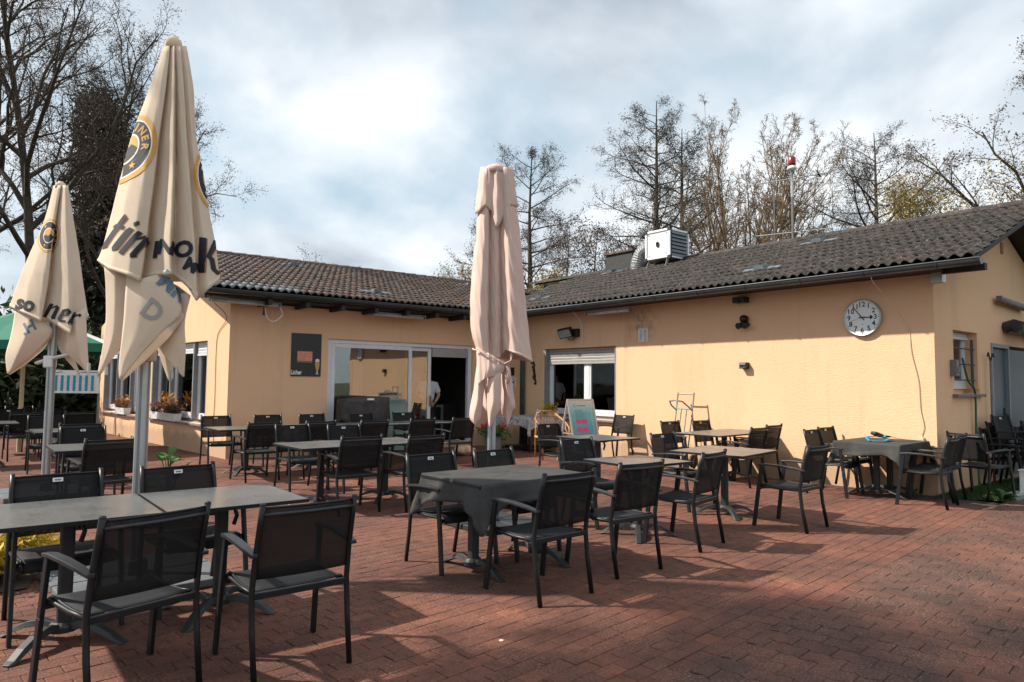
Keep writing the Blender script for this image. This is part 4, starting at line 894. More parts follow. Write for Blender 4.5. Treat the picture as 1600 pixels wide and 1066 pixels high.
# ---------------------------------------------------------------- tables
TG = 'slate topped terrace tables'
def make_table(label, sx, sy, group=TG, feet='diag', cols=None, top='slatetop', loc=(0,0,0), rz=0):
    t_ = thing('terrace_table', label, 'table', loc, rz, group)
    mb = MB(); mb.box((0,0,.732),(sx-.012,sy-.012,.018)); mb.build('tabletop', top, t_, bevel=.003)
    mb = MB(); e = .010
    for q in ((0,sy/2-e/2,sx,e),(0,-sy/2+e/2,sx,e)): mb.box((q[0],q[1],.7285),(q[2],q[3],.022))
    for q in ((sx/2-e/2,0,e,sy-2*e),(-sx/2+e/2,0,e,sy-2*e)): mb.box((q[0],q[1],.7285),(q[2],q[3],.022))
    mb.build('edge_band', 'black', t_)
    for cx_ in (cols or [0]):
        mb = MB(); mb.box((cx_,0,.385),(.072,.072,.65)); co = mb.build('column', 'cast', t_, bevel=.012)
        mb = MB(); mb.box((cx_,0,.7125),(.34,.34,.018)); mb.box((cx_,.0,.69),(.09,.30,.03)); mb.build('top_plate', 'black', co)
        mb = MB(); mb.tube([(cx_+.05,-.06,.70),(cx_+.075,-.07,.62),(cx_+.06,-.06,.56)], .014, 6); mb.build('tilt_lever', 'black', co)
        mb = MB(); mb.lathe((cx_,0,.055), [(.075,0),(.078,.03),(.055,.055)], 14); mb.build('base_hub', 'cast', t_, smooth=False)
        for k in range(4 if feet == 'diag' else 2):
            a = R(45+90*k) if feet == 'diag' else R(90+180*k); ca, sa = math.cos(a), math.sin(a); L = .36; V = []; F = []
            P = [(.05,.082,.030,.042),(.13,.098,.031,.038),(.22,.082,.034,.032),(.30,.048,.037,.027),(L,.014,.036,.013),(L+.03,.006,.026,.006)]
            for r, z, w, h in P:
                for sw, sh in ((-1,-1),(1,-1),(.62,1),(-.62,1)): x, y = r, sw*w; V.append((cx_+x*ca-y*sa, x*sa+y*ca, max(z+sh*h*.5, .001)))
            for i in range(len(P)-1): F += [(i*4+j,i*4+(j+1)%4,i*4+4+(j+1)%4,i*4+4+j) for j in range(4)]
            F += [(0,3,2,1), tuple(4*(len(P)-1)+j for j in range(4))]
            mb = MB(); mb.add(V, F); mb.build('foot', 'cast', t_, bevel=.005)
    return t_
TB = [
 ('left foreground slate table cut by the picture edge, joined to its neighbour', .515,4.755,.84,.84,0),
 ('right foreground slate table joined to its neighbour, behind two armchair backs', 1.365,4.735,.84,.84,0),
 ('small bare table right of the charcoal cloth table', 5.33,4.62,.80,.74,-2),
 ('bare square table catching the sun in the middle of the right group', 7.0,4.74,1.02,.88,10),
 ('long bare table in front of the hand truck by the sunlit wall', 9.72,6.58,1.70,.84,4),
 ('dark bare table between the sandwich board and the small table', 7.14,6.93,.82,.88,0),
 ('first table from the left in the long row by the left wing', 3.63,11.40,1.13,.88,1),
 ('second table from the left in the long row by the left wing', 4.78,11.40,1.13,.88,1),
 ('third table from the left in the long row by the left wing', 5.93,11.40,1.13,.88,1),
 ('right end table of the long row in front of the open door', 7.06,11.40,1.08,.88,1),
 ('left table of the middle row behind the foreground tables', 3.42,7.95,.86,.88,1),
 ('right table of the middle row behind the foreground tables', 4.29,7.95,.86,.88,1),
 ('pale table left of the big parasol pole with a clip on its corner', 1.20,9.05,.86,.92,1),
 ('narrow table behind the pale one at the smaller parasol', 1.22,12.1,.84,.90,1),
 ('table at the far left edge behind the smaller parasol', .35,14.7,.84,.90,1),
]
for lab, x, y, sx, sy, rz in TB: make_table(lab, sx, sy, loc=(x, y, 0), rz=R(rz))
T2 = make_table('long two column table under the charcoal cloth', 1.14, .80, None, 'line', [-.32,.36], loc=(3.56,4.52,0), rz=R(1))
T6 = make_table('two column table under the grey cloth below the clock', 1.10, .84, None, 'line', [-.20,.28], loc=(10.05,4.27,0), rz=R(3))
def tablecloth(name, label, sx, sy, drop, cor, loc, rz, mat, seed, cat='tablecloth', z0=.748):
    rr = random.Random(seed); per = []; nx, ny, nc = 16, 12, 7; ph = [rr.uniform(0, 6.28) for _ in range(6)]
    def edge(x, y, nxv, nyv, t, cw): per.append((x, y, nxv, nyv, t, cw))
    hx, hy = sx/2+.006, sy/2+.006; rc = .02
    sides = [((-hx+rc,-hy),(hx-rc,-hy),(0,-1)),((hx,-hy+rc),(hx,hy-rc),(1,0)),((hx-rc,hy),(-hx+rc,hy),(0,1)),((-hx,hy-rc),(-hx,-hy+rc),(-1,0))]
    for si, (A, B, nn) in enumerate(sides):
        n = nx if si % 2 == 0 else ny
        for k in range(n+1): t_ = k/n; edge(A[0]+(B[0]-A[0])*t_, A[1]+(B[1]-A[1])*t_, nn[0], nn[1], t_, max(0, 1-min(t_, 1-t_)*n*0.42))
        a0_ = math.atan2(nn[1], nn[0])
        cxx, cyy = B[0]-nn[0]*rc if nn[0] else B[0], B[1]-nn[1]*rc if nn[1] else B[1]
        for k in range(1, nc): a = a0_+math.pi/2*k/nc; edge(cxx+math.cos(a)*rc, cyy+math.sin(a)*rc, math.cos(a), math.sin(a), 0, 1.0+1.0*math.sin(math.pi*k/nc))
    m = len(per); rows = []; nr = 9
    rows.append([(x*.0, y*.0, z0) for x, y, *_ in per])
    for f in (.5, .9, .985): rows.append([(x*f, y*f, z0+rr.uniform(-.0008,.0008)) for x, y, *_ in per])
    for j in range(nr+1):
        q = j/nr; row = []
        for i, (x, y, nxv, nyv, t_, cw) in enumerate(per):
            c_ = min(cw, 1.0); sp = max(0, cw-1.0); d = drop*(1-c_*.0)+cor*(.45*c_+.55*sp)*1.0; d *= (1+.10*math.sin(i*.37+ph[0]))
            w = (.012+.030*q)*math.sin(i*.83+ph[1]+q*.5)*.8+.012*math.sin(i*1.9+ph[2])*q+.005*math.sin(i*3.1+q*5+ph[3])+.004*math.sin(i*.5+q*11+ph[4])
            o_ = .006+.02*q+w*q+sp*.028*q+c_*.02*q
            z = z0-(1-math.cos(min(q*2.2, 1)*math.pi/2))*.004-d*q
            row.append((x+nxv*o_, y+nyv*o_, z))
        rows.append(row)
    V = [p for r in rows for p in r]; F = []
    for j in range(len(rows)-1):
        for i in range(m): F.append((j*m+i, j*m+(i+1)%m, (j+1)*m+(i+1)%m, (j+1)*m+i))
    mb = MB(); mb.add(V, F); o = mb.build(name, mat, None, smooth=True, thick=.003, loc=loc, rz=rz); return tag(o, label, cat)
tc1 = tablecloth('tablecloth', 'charcoal cloth draped over the long table in the middle, corner hanging in a point', 1.12,.80,.165,.20,(3.57,4.53,0),R(1),'greycloth',4)
tc2 = tablecloth('tablecloth', 'grey cloth over the table below the clock with a washed out white corner', 1.10,.84,.16,.17,(10.05,4.27,0),R(3),'greycloth',8)
mb = MB(); mb.add([(.602,-.455,.47),(.57,-.49,.475),(.555,-.52,.40),(.60,-.545,.34),(.645,-.48,.38)],[(0,1,2,3,4)]); mb.build('care_label', 'white', tc2, thick=.002)
for xx, yy in ((-.575,-.05),): mb = MB(); mb.box((xx,yy,.745),(.02,.035,.03)); mb.build('cloth_clip', 'steel', tc1)
wt_ = thing('wall_table', 'sturdy dark table under the floral cloth against the wall', 'table', (10.1,12.0,0), 0)
mb = MB(); mb.box((0,0,.73),(.98,1.28,.025)); mb.build('tabletop', 'slatetop', wt_)
for sx in (-.40,.40):
    for sy in (-.55,.55): mb = MB(); mb.box((sx,sy,.36),(.05,.05,.715)); mb.build('leg', 'black', wt_)
mb = MB(); mb.box((0,0,.06),(.6,.9,.05)); mb.build('stretcher', 'black', wt_)
tablecloth('tablecloth', 'pale floral cloth with purple blossoms on the table against the wall', 1.0,1.30,.20,.16,(10.1,12.0,0),0,'floral',12)
M['greyslab'] = simple('grey_concrete_slab', (.10,.11,.12), .8, 0, .2, 8, .2)
# ---------------------------------------------------------------- closed parasols
CL1={'skirt':[[(0.044,0.0,4.115),(0.08,0.041,4.095),(0.104,0.057,4.087),(0.117,0.054,4.088),(0.108,0.027,4.102),(0.133,0.046,4.092),(0.157,0.063,4.084),(0.152,0.035,4.098),(0.175,0.051,4.09),(0.197,0.055,4.088),(0.195,0.031,4.101),(0.216,0.034,4.1),(0.22,0.0,4.117),(0.169,-0.04,4.136),(0.098,-0.06,4.146),(0.053,-0.04,4.135),(0.044,0,4.115)],[(-0.057,0.0,3.763),(0.028,0.083,3.728),(0.09,0.116,3.714),(0.126,0.11,3.717),(0.107,0.055,3.741),(0.162,0.094,3.725),(0.204,0.129,3.709),(0.19,0.072,3.735),(0.231,0.105,3.721),(0.265,0.113,3.717),(0.25,0.063,3.739),(0.287,0.069,3.737),(0.289,0.0,3.767),(0.179,-0.1,3.81),(0.041,-0.15,3.83),(-0.05,-0.1,3.808),(-0.057,0,3.763)],[(-0.171,0.0,3.405),(-0.044,0.111,3.365),(0.063,0.155,3.349),(0.112,0.148,3.353),(0.087,0.074,3.38),(0.168,0.126,3.361),(0.237,0.174,3.344),(0.217,0.096,3.373),(0.278,0.141,3.357),(0.317,0.152,3.353),(0.294,0.085,3.378),(0.337,0.092,3.376),(0.322,0.0,3.41),(0.179,-0.13,3.457),(-0.021,-0.2,3.48),(-0.153,-0.13,3.453),(-0.171,0,3.405)],[(-0.249,0.0,3.049),(-0.093,0.135,3.01),(0.029,0.189,2.995),(0.105,0.18,2.998),(0.072,0.09,3.025),(0.182,0.153,3.007),(0.265,0.211,2.99),(0.241,0.117,3.019),(0.326,0.171,3.003),(0.371,0.184,3.0),(0.346,0.104,3.024),(0.399,0.113,3.022),(0.401,0.0,3.056),(0.204,-0.16,3.102),(-0.047,-0.24,3.124),(-0.241,-0.16,3.098),(-0.249,0,3.049)],[(-0.31,0.0,2.747),(-0.134,0.15,2.712),(0.01,0.21,2.699),(0.09,0.2,2.702),(0.051,0.1,2.726),(0.17,0.17,2.71),(0.279,0.235,2.695),(0.255,0.13,2.721),(0.361,0.19,2.707),(0.411,0.205,2.704),(0.383,0.115,2.726),(0.445,0.125,2.724),(0.457,0.0,2.755),(0.232,-0.18,2.797),(-0.076,-0.28,2.818),(-0.305,-0.18,2.791),(-0.31,0,2.747)],[(-0.358,0.0,2.521),(-0.165,0.162,2.491),(-0.004,0.227,2.479),(0.084,0.216,2.482),(0.04,0.108,2.504),(0.167,0.184,2.49),(0.288,0.254,2.477),(0.259,0.14,2.499),(0.386,0.205,2.488),(0.446,0.221,2.485),(0.415,0.124,2.504),(0.487,0.135,2.503),(0.509,0.0,2.53),(0.267,-0.19,2.566),(-0.076,-0.3,2.585),(-0.346,-0.19,2.56),(-0.358,0,2.521)],[(-0.393,0,2.411),(-0.195,0.17,2.315),(-0.02,0.24,2.258),(0.06,0.22,2.219),(0.019,0.12,2.248),(0.156,0.19,2.268),(0.304,0.26,2.268),(0.288,0.16,2.264),(0.41,0.21,2.177),(0.475,0.22,2.082),(0.447,0.12,2.108),(0.521,0.14,2.174),(0.548,0,2.272),(0.294,-0.2,2.285),(-0.064,-0.3,2.296),(-0.37,-0.2,2.304),(-0.393,0,2.411)]],'tailA':[[(-0.318,0.04,2.37),(-0.197,0.1,2.313),(-0.105,0.08,2.278)],[(-0.284,0.05,2.094),(-0.185,0.1,2.041),(-0.119,0.06,2.017)],[(-0.292,0.04,1.827),(-0.204,0.08,1.801),(-0.148,0.05,1.774)],[(-0.337,0.03,1.521),(-0.329,0.035,1.516),(-0.322,0.03,1.521)]],'tailA2':[[(-0.32,-0.06,2.107),(-0.226,-0.02,2.064),(-0.198,-0.06,2.039)],[(-0.335,-0.06,2.007),(-0.208,-0.0,1.939),(-0.182,-0.06,1.9)],[(-0.287,-0.04,1.66),(-0.227,0.0,1.698),(-0.198,-0.05,1.735)]],'tailB':[[(-0.069,0.17,2.273),(0.044,0.2,2.241),(0.166,0.21,2.27),(0.265,0.17,2.258)],[(-0.074,0.17,2.058),(0.076,0.21,2.05),(0.236,0.22,2.079),(0.351,0.17,2.01)],[(-0.088,0.16,1.821),(0.019,0.19,1.825),(0.127,0.2,1.844),(0.224,0.18,1.861)],[(-0.108,0.15,1.631),(-0.055,0.17,1.645),(-0.004,0.17,1.655),(0.057,0.17,1.684)],[(-0.103,0.15,1.508),(-0.09,0.155,1.499),(-0.085,0.155,1.499),(-0.079,0.15,1.508)]],'lipB':[[(0.348,0.165,2.011),(0.222,0.175,1.861),(0.054,0.165,1.684),(-0.098,0.15,1.503)],[(0.348,0.13,1.961),(0.249,0.14,1.821),(0.088,0.13,1.658),(-0.088,0.14,1.485)],[(0.264,0.06,1.894),(0.162,0.06,1.777),(0.032,0.06,1.65),(-0.095,0.12,1.489)]],'tailC':[[(0.192,0.08,2.242),(0.295,0.13,2.202),(0.398,0.14,2.129)],[(0.193,0.06,1.952),(0.296,0.11,1.939),(0.358,0.13,1.947)],[(0.118,0.05,1.777),(0.259,0.08,1.772),(0.365,0.12,1.756)],[(0.231,0.05,1.623),(0.303,0.07,1.628),(0.356,0.1,1.633)],[(0.322,0.06,1.528),(0.334,0.065,1.523),(0.336,0.06,1.528)]],'lipC':[[(0.116,0.045,1.777),(0.229,0.045,1.623),(0.327,0.06,1.523)],[(0.122,0.0,1.78),(0.245,0.0,1.64),(0.322,0.04,1.528)]],'tailD':[[(-0.028,-0.12,1.966),(0.089,-0.08,1.939),(0.168,-0.12,1.968)],[(0.042,-0.1,1.74),(0.123,-0.06,1.714),(0.182,-0.1,1.742)],[(0.147,-0.08,1.498),(0.162,-0.07,1.488),(0.172,-0.08,1.493)]],'tailE':[[(-0.42,-0.2,2.277),(-0.276,-0.22,2.23),(-0.139,-0.25,2.236)],[(-0.364,-0.18,1.969),(-0.273,-0.2,1.946),(-0.176,-0.2,1.947)],[(-0.212,-0.15,1.665),(-0.201,-0.15,1.655),(-0.186,-0.15,1.665)]]}
CL2={'skirt':[[(-0.092,0.0,4.069),(-0.025,0.048,4.055),(0.021,0.066,4.05),(0.044,0.063,4.052),(0.031,0.03,4.061),(0.076,0.06,4.053),(0.112,0.075,4.049),(0.107,0.042,4.058),(0.096,0.0,4.071),(0.018,-0.04,4.082),(-0.038,-0.06,4.087),(-0.068,-0.04,4.081),(-0.092,0,4.069)],[(-0.195,0.0,3.592),(-0.064,0.104,3.569),(0.013,0.143,3.56),(0.042,0.137,3.562),(0.011,0.065,3.579),(0.113,0.13,3.564),(0.202,0.163,3.557),(0.205,0.091,3.575),(0.196,0.0,3.596),(0.045,-0.1,3.619),(-0.092,-0.15,3.629),(-0.17,-0.1,3.617),(-0.195,0,3.592)],[(-0.373,0.0,3.118),(-0.145,0.144,3.093),(0.0,0.198,3.085),(0.044,0.189,3.087),(-0.007,0.09,3.105),(0.162,0.18,3.09),(0.291,0.225,3.083),(0.301,0.126,3.101),(0.296,0.0,3.125),(0.079,-0.15,3.151),(-0.157,-0.22,3.162),(-0.334,-0.15,3.147),(-0.373,0,3.118)],[(-0.505,0.0,2.733),(-0.239,0.16,2.712),(-0.023,0.22,2.706),(0.036,0.21,2.708),(-0.014,0.1,2.723),(0.195,0.2,2.711),(0.343,0.25,2.705),(0.363,0.14,2.721),(0.366,0.0,2.742),(0.084,-0.2,2.768),(-0.247,-0.28,2.776),(-0.495,-0.2,2.762),(-0.505,0,2.733)],[(-0.59,0,2.443),(-0.248,0.2,2.333),(-0.041,0.23,2.241),(-0.014,0.22,2.226),(-0.079,0.12,2.309),(0.185,0.22,2.186),(0.396,0.27,2.062),(0.347,0.15,2.161),(0.454,0,2.318),(0.12,-0.22,2.293),(-0.251,-0.3,2.253),(-0.572,-0.22,2.329),(-0.59,0,2.443)]],'tailA':[[(-0.491,0.03,2.407),(-0.218,0.16,2.32),(-0.082,0.1,2.261)],[(-0.531,0.02,2.095),(-0.201,0.2,2.085),(0.073,0.12,2.11)],[(-0.59,0.02,1.8),(-0.323,0.15,1.839),(-0.143,0.1,1.843)],[(-0.553,0.03,1.566),(-0.528,0.04,1.549),(-0.503,0.03,1.575)]],'lipA':[[(0.073,0.12,2.11),(-0.143,0.1,1.843),(-0.378,0.06,1.676),(-0.527,0.03,1.55)],[(-0.006,0.02,2.016),(-0.129,0.0,1.865),(-0.338,0.0,1.678),(-0.525,0.02,1.541)]],'tailR':[[(0.261,0.14,2.261),(0.399,0.18,2.341),(0.445,0.05,2.439)],[(0.261,0.12,2.013),(0.444,0.2,2.009),(0.489,0.06,2.019)],[(0.256,0.1,1.847),(0.438,0.15,1.83),(0.511,0.05,1.769)],[(0.44,0.06,1.651),(0.498,0.07,1.618),(0.521,0.04,1.619)],[(0.507,0.04,1.56),(0.522,0.05,1.552),(0.524,0.04,1.56)]],'tailB':[[(-0.066,-0.1,2.28),(0.063,-0.05,2.234),(0.14,-0.1,2.239)],[(0.035,-0.08,1.896),(0.14,-0.05,1.87),(0.204,-0.08,1.897)],[(0.324,-0.05,1.568),(0.334,-0.05,1.551),(0.35,-0.05,1.568)]]}
CL3={'skirt':[[(-0.141,0.0,3.848),(-0.117,0.066,3.828),(-0.089,0.094,3.819),(-0.061,0.083,3.823),(-0.049,0.044,3.835),(-0.02,0.066,3.829),(0.008,0.083,3.824),(0.035,0.066,3.829),(0.049,0.044,3.836),(0.07,0.072,3.828),(0.099,0.11,3.816),(0.126,0.11,3.816),(0.154,0.072,3.829),(0.181,0.0,3.852),(0.117,-0.05,3.867),(0.018,-0.07,3.873),(-0.08,-0.05,3.865),(-0.141,0,3.848)],[(-0.189,0.0,3.195),(-0.149,0.096,3.173),(-0.099,0.136,3.164),(-0.059,0.12,3.168),(-0.04,0.064,3.182),(-0.012,0.096,3.174),(0.017,0.12,3.169),(0.044,0.096,3.175),(0.064,0.064,3.183),(0.092,0.104,3.174),(0.141,0.16,3.161),(0.188,0.16,3.162),(0.236,0.104,3.175),(0.272,0.0,3.2),(0.181,-0.1,3.222),(0.038,-0.14,3.229),(-0.109,-0.1,3.219),(-0.189,0,3.195)],[(-0.225,0.0,2.807),(-0.178,0.114,2.787),(-0.114,0.162,2.78),(-0.06,0.142,2.784),(-0.042,0.076,2.796),(-0.006,0.114,2.789),(0.022,0.142,2.784),(0.055,0.114,2.79),(0.075,0.076,2.797),(0.103,0.123,2.789),(0.165,0.19,2.777),(0.219,0.19,2.778),(0.274,0.123,2.79),(0.31,0.0,2.813),(0.199,-0.12,2.833),(0.042,-0.17,2.84),(-0.133,-0.12,2.83),(-0.225,0,2.807)],[(-0.247,0.0,2.388),(-0.192,0.126,2.373),(-0.128,0.179,2.367),(-0.061,0.158,2.37),(-0.037,0.084,2.38),(-0.001,0.126,2.375),(0.034,0.158,2.371),(0.067,0.126,2.375),(0.094,0.084,2.381),(0.122,0.137,2.375),(0.19,0.21,2.367),(0.257,0.21,2.367),(0.312,0.137,2.377),(0.349,0.0,2.394),(0.224,-0.13,2.408),(0.047,-0.19,2.414),(-0.15,-0.13,2.404),(-0.247,0,2.388)],[(-0.229,0.0,2.04),(-0.18,0.126,2.032),(-0.124,0.179,2.028),(-0.057,0.158,2.03),(-0.032,0.084,2.036),(0.003,0.126,2.033),(0.038,0.158,2.031),(0.071,0.126,2.034),(0.097,0.084,2.037),(0.125,0.137,2.034),(0.207,0.21,2.029),(0.287,0.21,2.03),(0.349,0.137,2.036),(0.386,0.0,2.047),(0.249,-0.13,2.055),(0.051,-0.19,2.057),(-0.138,-0.13,2.051),(-0.229,0,2.04)],[(-0.171,0,1.861),(-0.138,0.1,1.843),(-0.089,0.14,1.814),(-0.041,0.13,1.795),(-0.023,0.08,1.79),(0.012,0.11,1.776),(0.047,0.12,1.762),(0.08,0.1,1.763),(0.107,0.06,1.793),(0.134,0.14,1.851),(0.229,0.22,1.814),(0.31,0.22,1.781),(0.372,0.14,1.751),(0.424,0,1.729),(0.266,-0.15,1.76),(0.068,-0.17,1.773),(-0.085,-0.12,1.805),(-0.171,0,1.861)]],'flap':[[(-0.156,0,3.863),(-0.103,0.08,3.837),(-0.054,0.1,3.832),(-0.013,0.09,3.835),(0.03,0.12,3.826),(0.07,0.09,3.836),(0.119,0.11,3.83),(0.167,0.08,3.84),(0.195,0,3.866)],[(-0.181,0,3.656),(-0.12,0.1,3.627),(-0.065,0.11,3.625),(-0.017,0.1,3.628),(0.032,0.14,3.617),(0.08,0.1,3.629),(0.135,0.13,3.621),(0.19,0.1,3.63),(0.225,0,3.66)],[(-0.212,0,3.336),(-0.15,0.12,3.341),(-0.096,0.13,3.395),(-0.034,0.11,3.345),(0.038,0.17,3.151),(0.105,0.12,3.288),(0.124,0.14,3.395),(0.193,0.13,3.405),(0.255,0,3.419)]],'tailL':[[(-0.17,0.02,1.867),(-0.118,0.1,1.843),(-0.064,0.08,1.817)],[(-0.174,0.02,1.626),(-0.128,0.12,1.612),(-0.076,0.06,1.599)],[(-0.211,0.02,1.352),(-0.151,0.12,1.321),(-0.087,0.06,1.409)],[(-0.242,0.02,1.147),(-0.183,0.1,1.118),(-0.111,0.05,1.15)],[(-0.186,0.03,1.06),(-0.171,0.05,1.048),(-0.159,0.03,1.067)]],'wrap':[[(-0.131,0.12,1.856),(-0.034,0.16,1.814),(0.061,0.16,1.761),(0.156,0.12,1.723)],[(-0.141,0.13,1.659),(-0.044,0.19,1.651),(0.063,0.19,1.666),(0.149,0.14,1.682)],[(-0.146,0.12,1.469),(-0.077,0.17,1.544),(0.023,0.18,1.572),(0.116,0.14,1.614)]],'tailM':[[(-0.046,0.12,1.558),(0.023,0.18,1.585),(0.096,0.16,1.627)],[(-0.05,0.12,1.356),(0.02,0.2,1.358),(0.099,0.16,1.358)],[(-0.048,0.12,1.221),(0.001,0.18,1.191),(0.1,0.14,1.25)],[(-0.033,0.12,1.087),(-0.018,0.15,1.062),(0.027,0.13,1.122)],[(-0.019,0.12,1.04),(-0.012,0.13,1.034),(0.001,0.12,1.047)]],'tailI':[[(-0.134,-0.05,1.49),(-0.076,0.02,1.477),(-0.035,0.0,1.491)],[(-0.103,-0.05,1.283),(-0.059,0.02,1.251),(-0.019,0.0,1.285)],[(-0.06,-0.03,1.202),(-0.045,0.0,1.189),(-0.025,0.0,1.217)]],'tailR':[[(0.114,0.06,1.711),(0.156,0.14,1.709),(0.19,0.06,1.698)],[(0.11,0.04,1.492),(0.165,0.14,1.493),(0.219,0.06,1.459)],[(0.132,0.04,1.37),(0.187,0.14,1.325),(0.249,0.06,1.263)],[(0.134,0.04,1.186),(0.168,0.1,1.189),(0.215,0.06,1.201)],[(0.162,0.05,1.051),(0.169,0.06,1.038),(0.183,0.05,1.065)]],'tailK':[[(0.099,-0.1,1.631),(0.142,-0.06,1.617),(0.183,-0.1,1.632)],[(0.095,-0.1,1.353),(0.124,-0.06,1.34),(0.165,-0.1,1.354)],[(0.105,-0.08,1.16),(0.119,-0.08,1.146),(0.133,-0.08,1.16)]]}

def frame_of(base):
    f = Vector((_F.x, _F.y, 0)).normalized(); return Vector((f.y, -f.x, 0)), -f, Vector(base)
VD = {}
def parasol(label, base, data, mat, top, cap_r, pole_w, pole_top, polemat, name='closed_parasol', plate=True, sleeve=None, rip=.0008):
    l, d, b = frame_of(base); u = thing(name, label, 'parasol', tuple(b)); rotz = math.atan2(l.y, l.x); u.rotation_euler.z = rotz   # local x = lateral, local -y = towards the viewer
    mb = MB()
    for k, C in data.items():
        nu, nv = (40, 136) if k == 'skirt' else ((14, 40) if k in ('flap', 'wrap') else (16, 14)); G = sheet(C, nu, nv, .42 if k == 'skirt' else .3)
        amp = rip
        G = [[(p[0]+amp*math.sin(p[2]*23+j*.4), -p[1]+amp*math.sin(p[2]*17+j*.9), p[2]) for j, p in enumerate(r)] for r in G]
        mb.grid(G)
        if k == 'skirt': hemG = G[-3:]
    can = mb.build('canopy', mat, u, smooth=True, thick=.004)
    bvh = BVHTree.FromPolygons([Vector(v) for v in mb.v], mb.f)
    rel = u.matrix_basis.inverted() @ Vector((0, 0, 0)); VD[u.name] = Vector((rel.x, rel.y, 0)).normalized()
    cen = [sum(p[0] for p in hemG[0])/len(hemG[0]), sum(p[1] for p in hemG[0])/len(hemG[0])]
    hm = MB(); hm.grid([[(cen[0]+(p[0]-cen[0])*1.012, cen[1]+(p[1]-cen[1])*1.03, p[2]) for p in r] for r in hemG[-2:]]); hm.build('hem', mat, can, smooth=True, thick=.003)
    tx, tz = top; mb = MB(); mb.lathe((tx,0,tz), [(cap_r,-.085),(cap_r*.98,-.03),(cap_r*.86,-.012),(cap_r*.55,-.004),(cap_r*.5,.012),(cap_r*.2,.016)], 20); mb.build('top_cap', mat, u, smooth=True)
    mb = MB(); w = pole_w; mb.box((0,0,pole_top/2),(w,w,pole_top)); po_ = mb.build('pole', polemat, u, bevel=w*.16)
    for sx, sy in ((1,0),(-1,0),(0,-1)):
        mb = MB(); mb.box((sx*(w/2+.001), sy*(w/2+.001), pole_top/2),(.004 if sx else w*.22, .004 if sy else w*.22, pole_top-.1)); mb.build('groove', 'greyframe', po_)
    return u, can, bvh
def print_on(u, bvh, V, F, mat, name, off=.004, jump=.11, parent=None):
    P = []; ok = []; vd = VD[u.name]
    for x, z in V:
        h = bvh.ray_cast(Vector((x, -.15, z))+vd*3, -vd)
        if h[0] is None: P.append((x, 0, z)); ok.append(False); continue
        n = h[1]; n = n if n.dot(vd) > 0 else -n; q = h[0]+n*(off+.002); P.append((q.x, q.y, q.z)); ok.append(n.dot(vd) > .05)
    FF = [f for f in F if all(ok[i] for i in f) and max((Vector(P[i])-Vector(P[f[0]])).length for i in f) < jump]
    if not FF: return
    par = list(range(len(P)))
    def find(a):
        while par[a] != a: par[a] = par[par[a]]; a = par[a]
        return a
    for f in FF:
        for i in f[1:]: par[find(i)] = find(f[0])
    groups = {}
    for f in FF: groups.setdefault(find(f[0]), []).append(f)
    for fs in groups.values():
        if len(fs) < 10: continue
        ids = sorted({i for f in fs for i in f}); mp = {v: k for k, v in enumerate(ids)}
        mb = MB(); mb.add([P[i] for i in ids], [tuple(mp[i] for i in f) for f in fs]); mb.build(name, mat, parent)
def xf(V, ox, oz, rot=0, s=1.0, shear=0.0):
    c, q = math.cos(rot), math.sin(rot); out = []
    for x, y in V: x = (x+y*shear)*s; y = y*s; out.append((ox+x*c-y*q, oz+x*q+y*c))
    return out
def quadstroke(pts): return pts
# black letter glyphs, unit = x-height 1
GL = {
 't': [[(0,.12),(.12,0),(.34,.10),(.30,.16),(.26,1.0),(.26,1.30),(.0,1.42)],[(-.12,.86),(.46,.86),(.40,1.0),(-.06,1.0)]],
 'i': [[(.0,.14),(.16,0),(.34,.12),(.30,.88),(.30,1.0),(.08,1.02),(.0,.9)],[(.08,1.22),(.2,1.36),(.34,1.24),(.22,1.10)]],
 'n': [[(.0,.02),(.24,.0),(.26,.8),(.30,1.0),(.06,1.02),(.0,.86)],[(.24,.74),(.50,1.02),(.76,.90),(.74,.82),(.52,.86),(.26,.66)],[(.52,.12),(.66,0),(.86,.12),(.80,.2),(.76,.90),(.52,.88)]],
 'e': [[(.0,.16),(.22,.0),(.62,.12),(.58,.22),(.26,.16),(.24,.84),(.02,.86)],[(.04,.84),(.34,1.04),(.60,.88),(.58,.58),(.36,.60),(.36,.80),(.22,.78)],[(.24,.44),(.58,.56),(.58,.64),(.24,.52)]],
 'r': [[(.0,.12),(.14,0),(.32,.12),(.26,.2),(.26,.98),(.04,1.02),(.0,.88)],[(.24,.80),(.44,1.04),(.62,.92),(.52,.76),(.42,.84),(.26,.68)]],
 'K': [[(.0,.02),(.26,0),(.28,1.42),(.02,1.46)],[(.26,.66),(.62,1.44),(.90,1.38),(.44,.62)],[(.34,.84),(.62,.62),(.72,.2),(.98,.06),(.78,-.04),(.52,.14),(.42,.56),(.26,.64)]],
 'L': [[(.0,.1),(.16,0),(.74,.04),(.66,.22),(.28,.2),(.28,1.42),(.02,1.46)]],
}
def glyphs(s, adv=.28, sub=.03, size=.15):
    V, F = [], []; x = 0
    for ch in s:
        v, f = poly2d(GL[ch], sub/size); b = len(V); V += [(p[0]+x, p[1]) for p in v]; F += [tuple(i+b for i in q) for q in f]; x += max(p[0] for p in v)+adv*.45
    return V, F
def arc_text(s, rad, ang0, step, size, bold, sub):
    V, F = [], []
    for k, ch in enumerate(s):
        v, f = text2d(ch, size, 0, bold, sub); a = ang0-k*step; b = len(V); c, q = math.cos(a-math.pi/2), math.sin(a-math.pi/2)
        V += [(math.cos(a)*rad+x*c-y*q, math.sin(a)*rad+x*q+y*c) for x, y in v]; F += [tuple(i+b for i in z) for z in f]
    return V, F
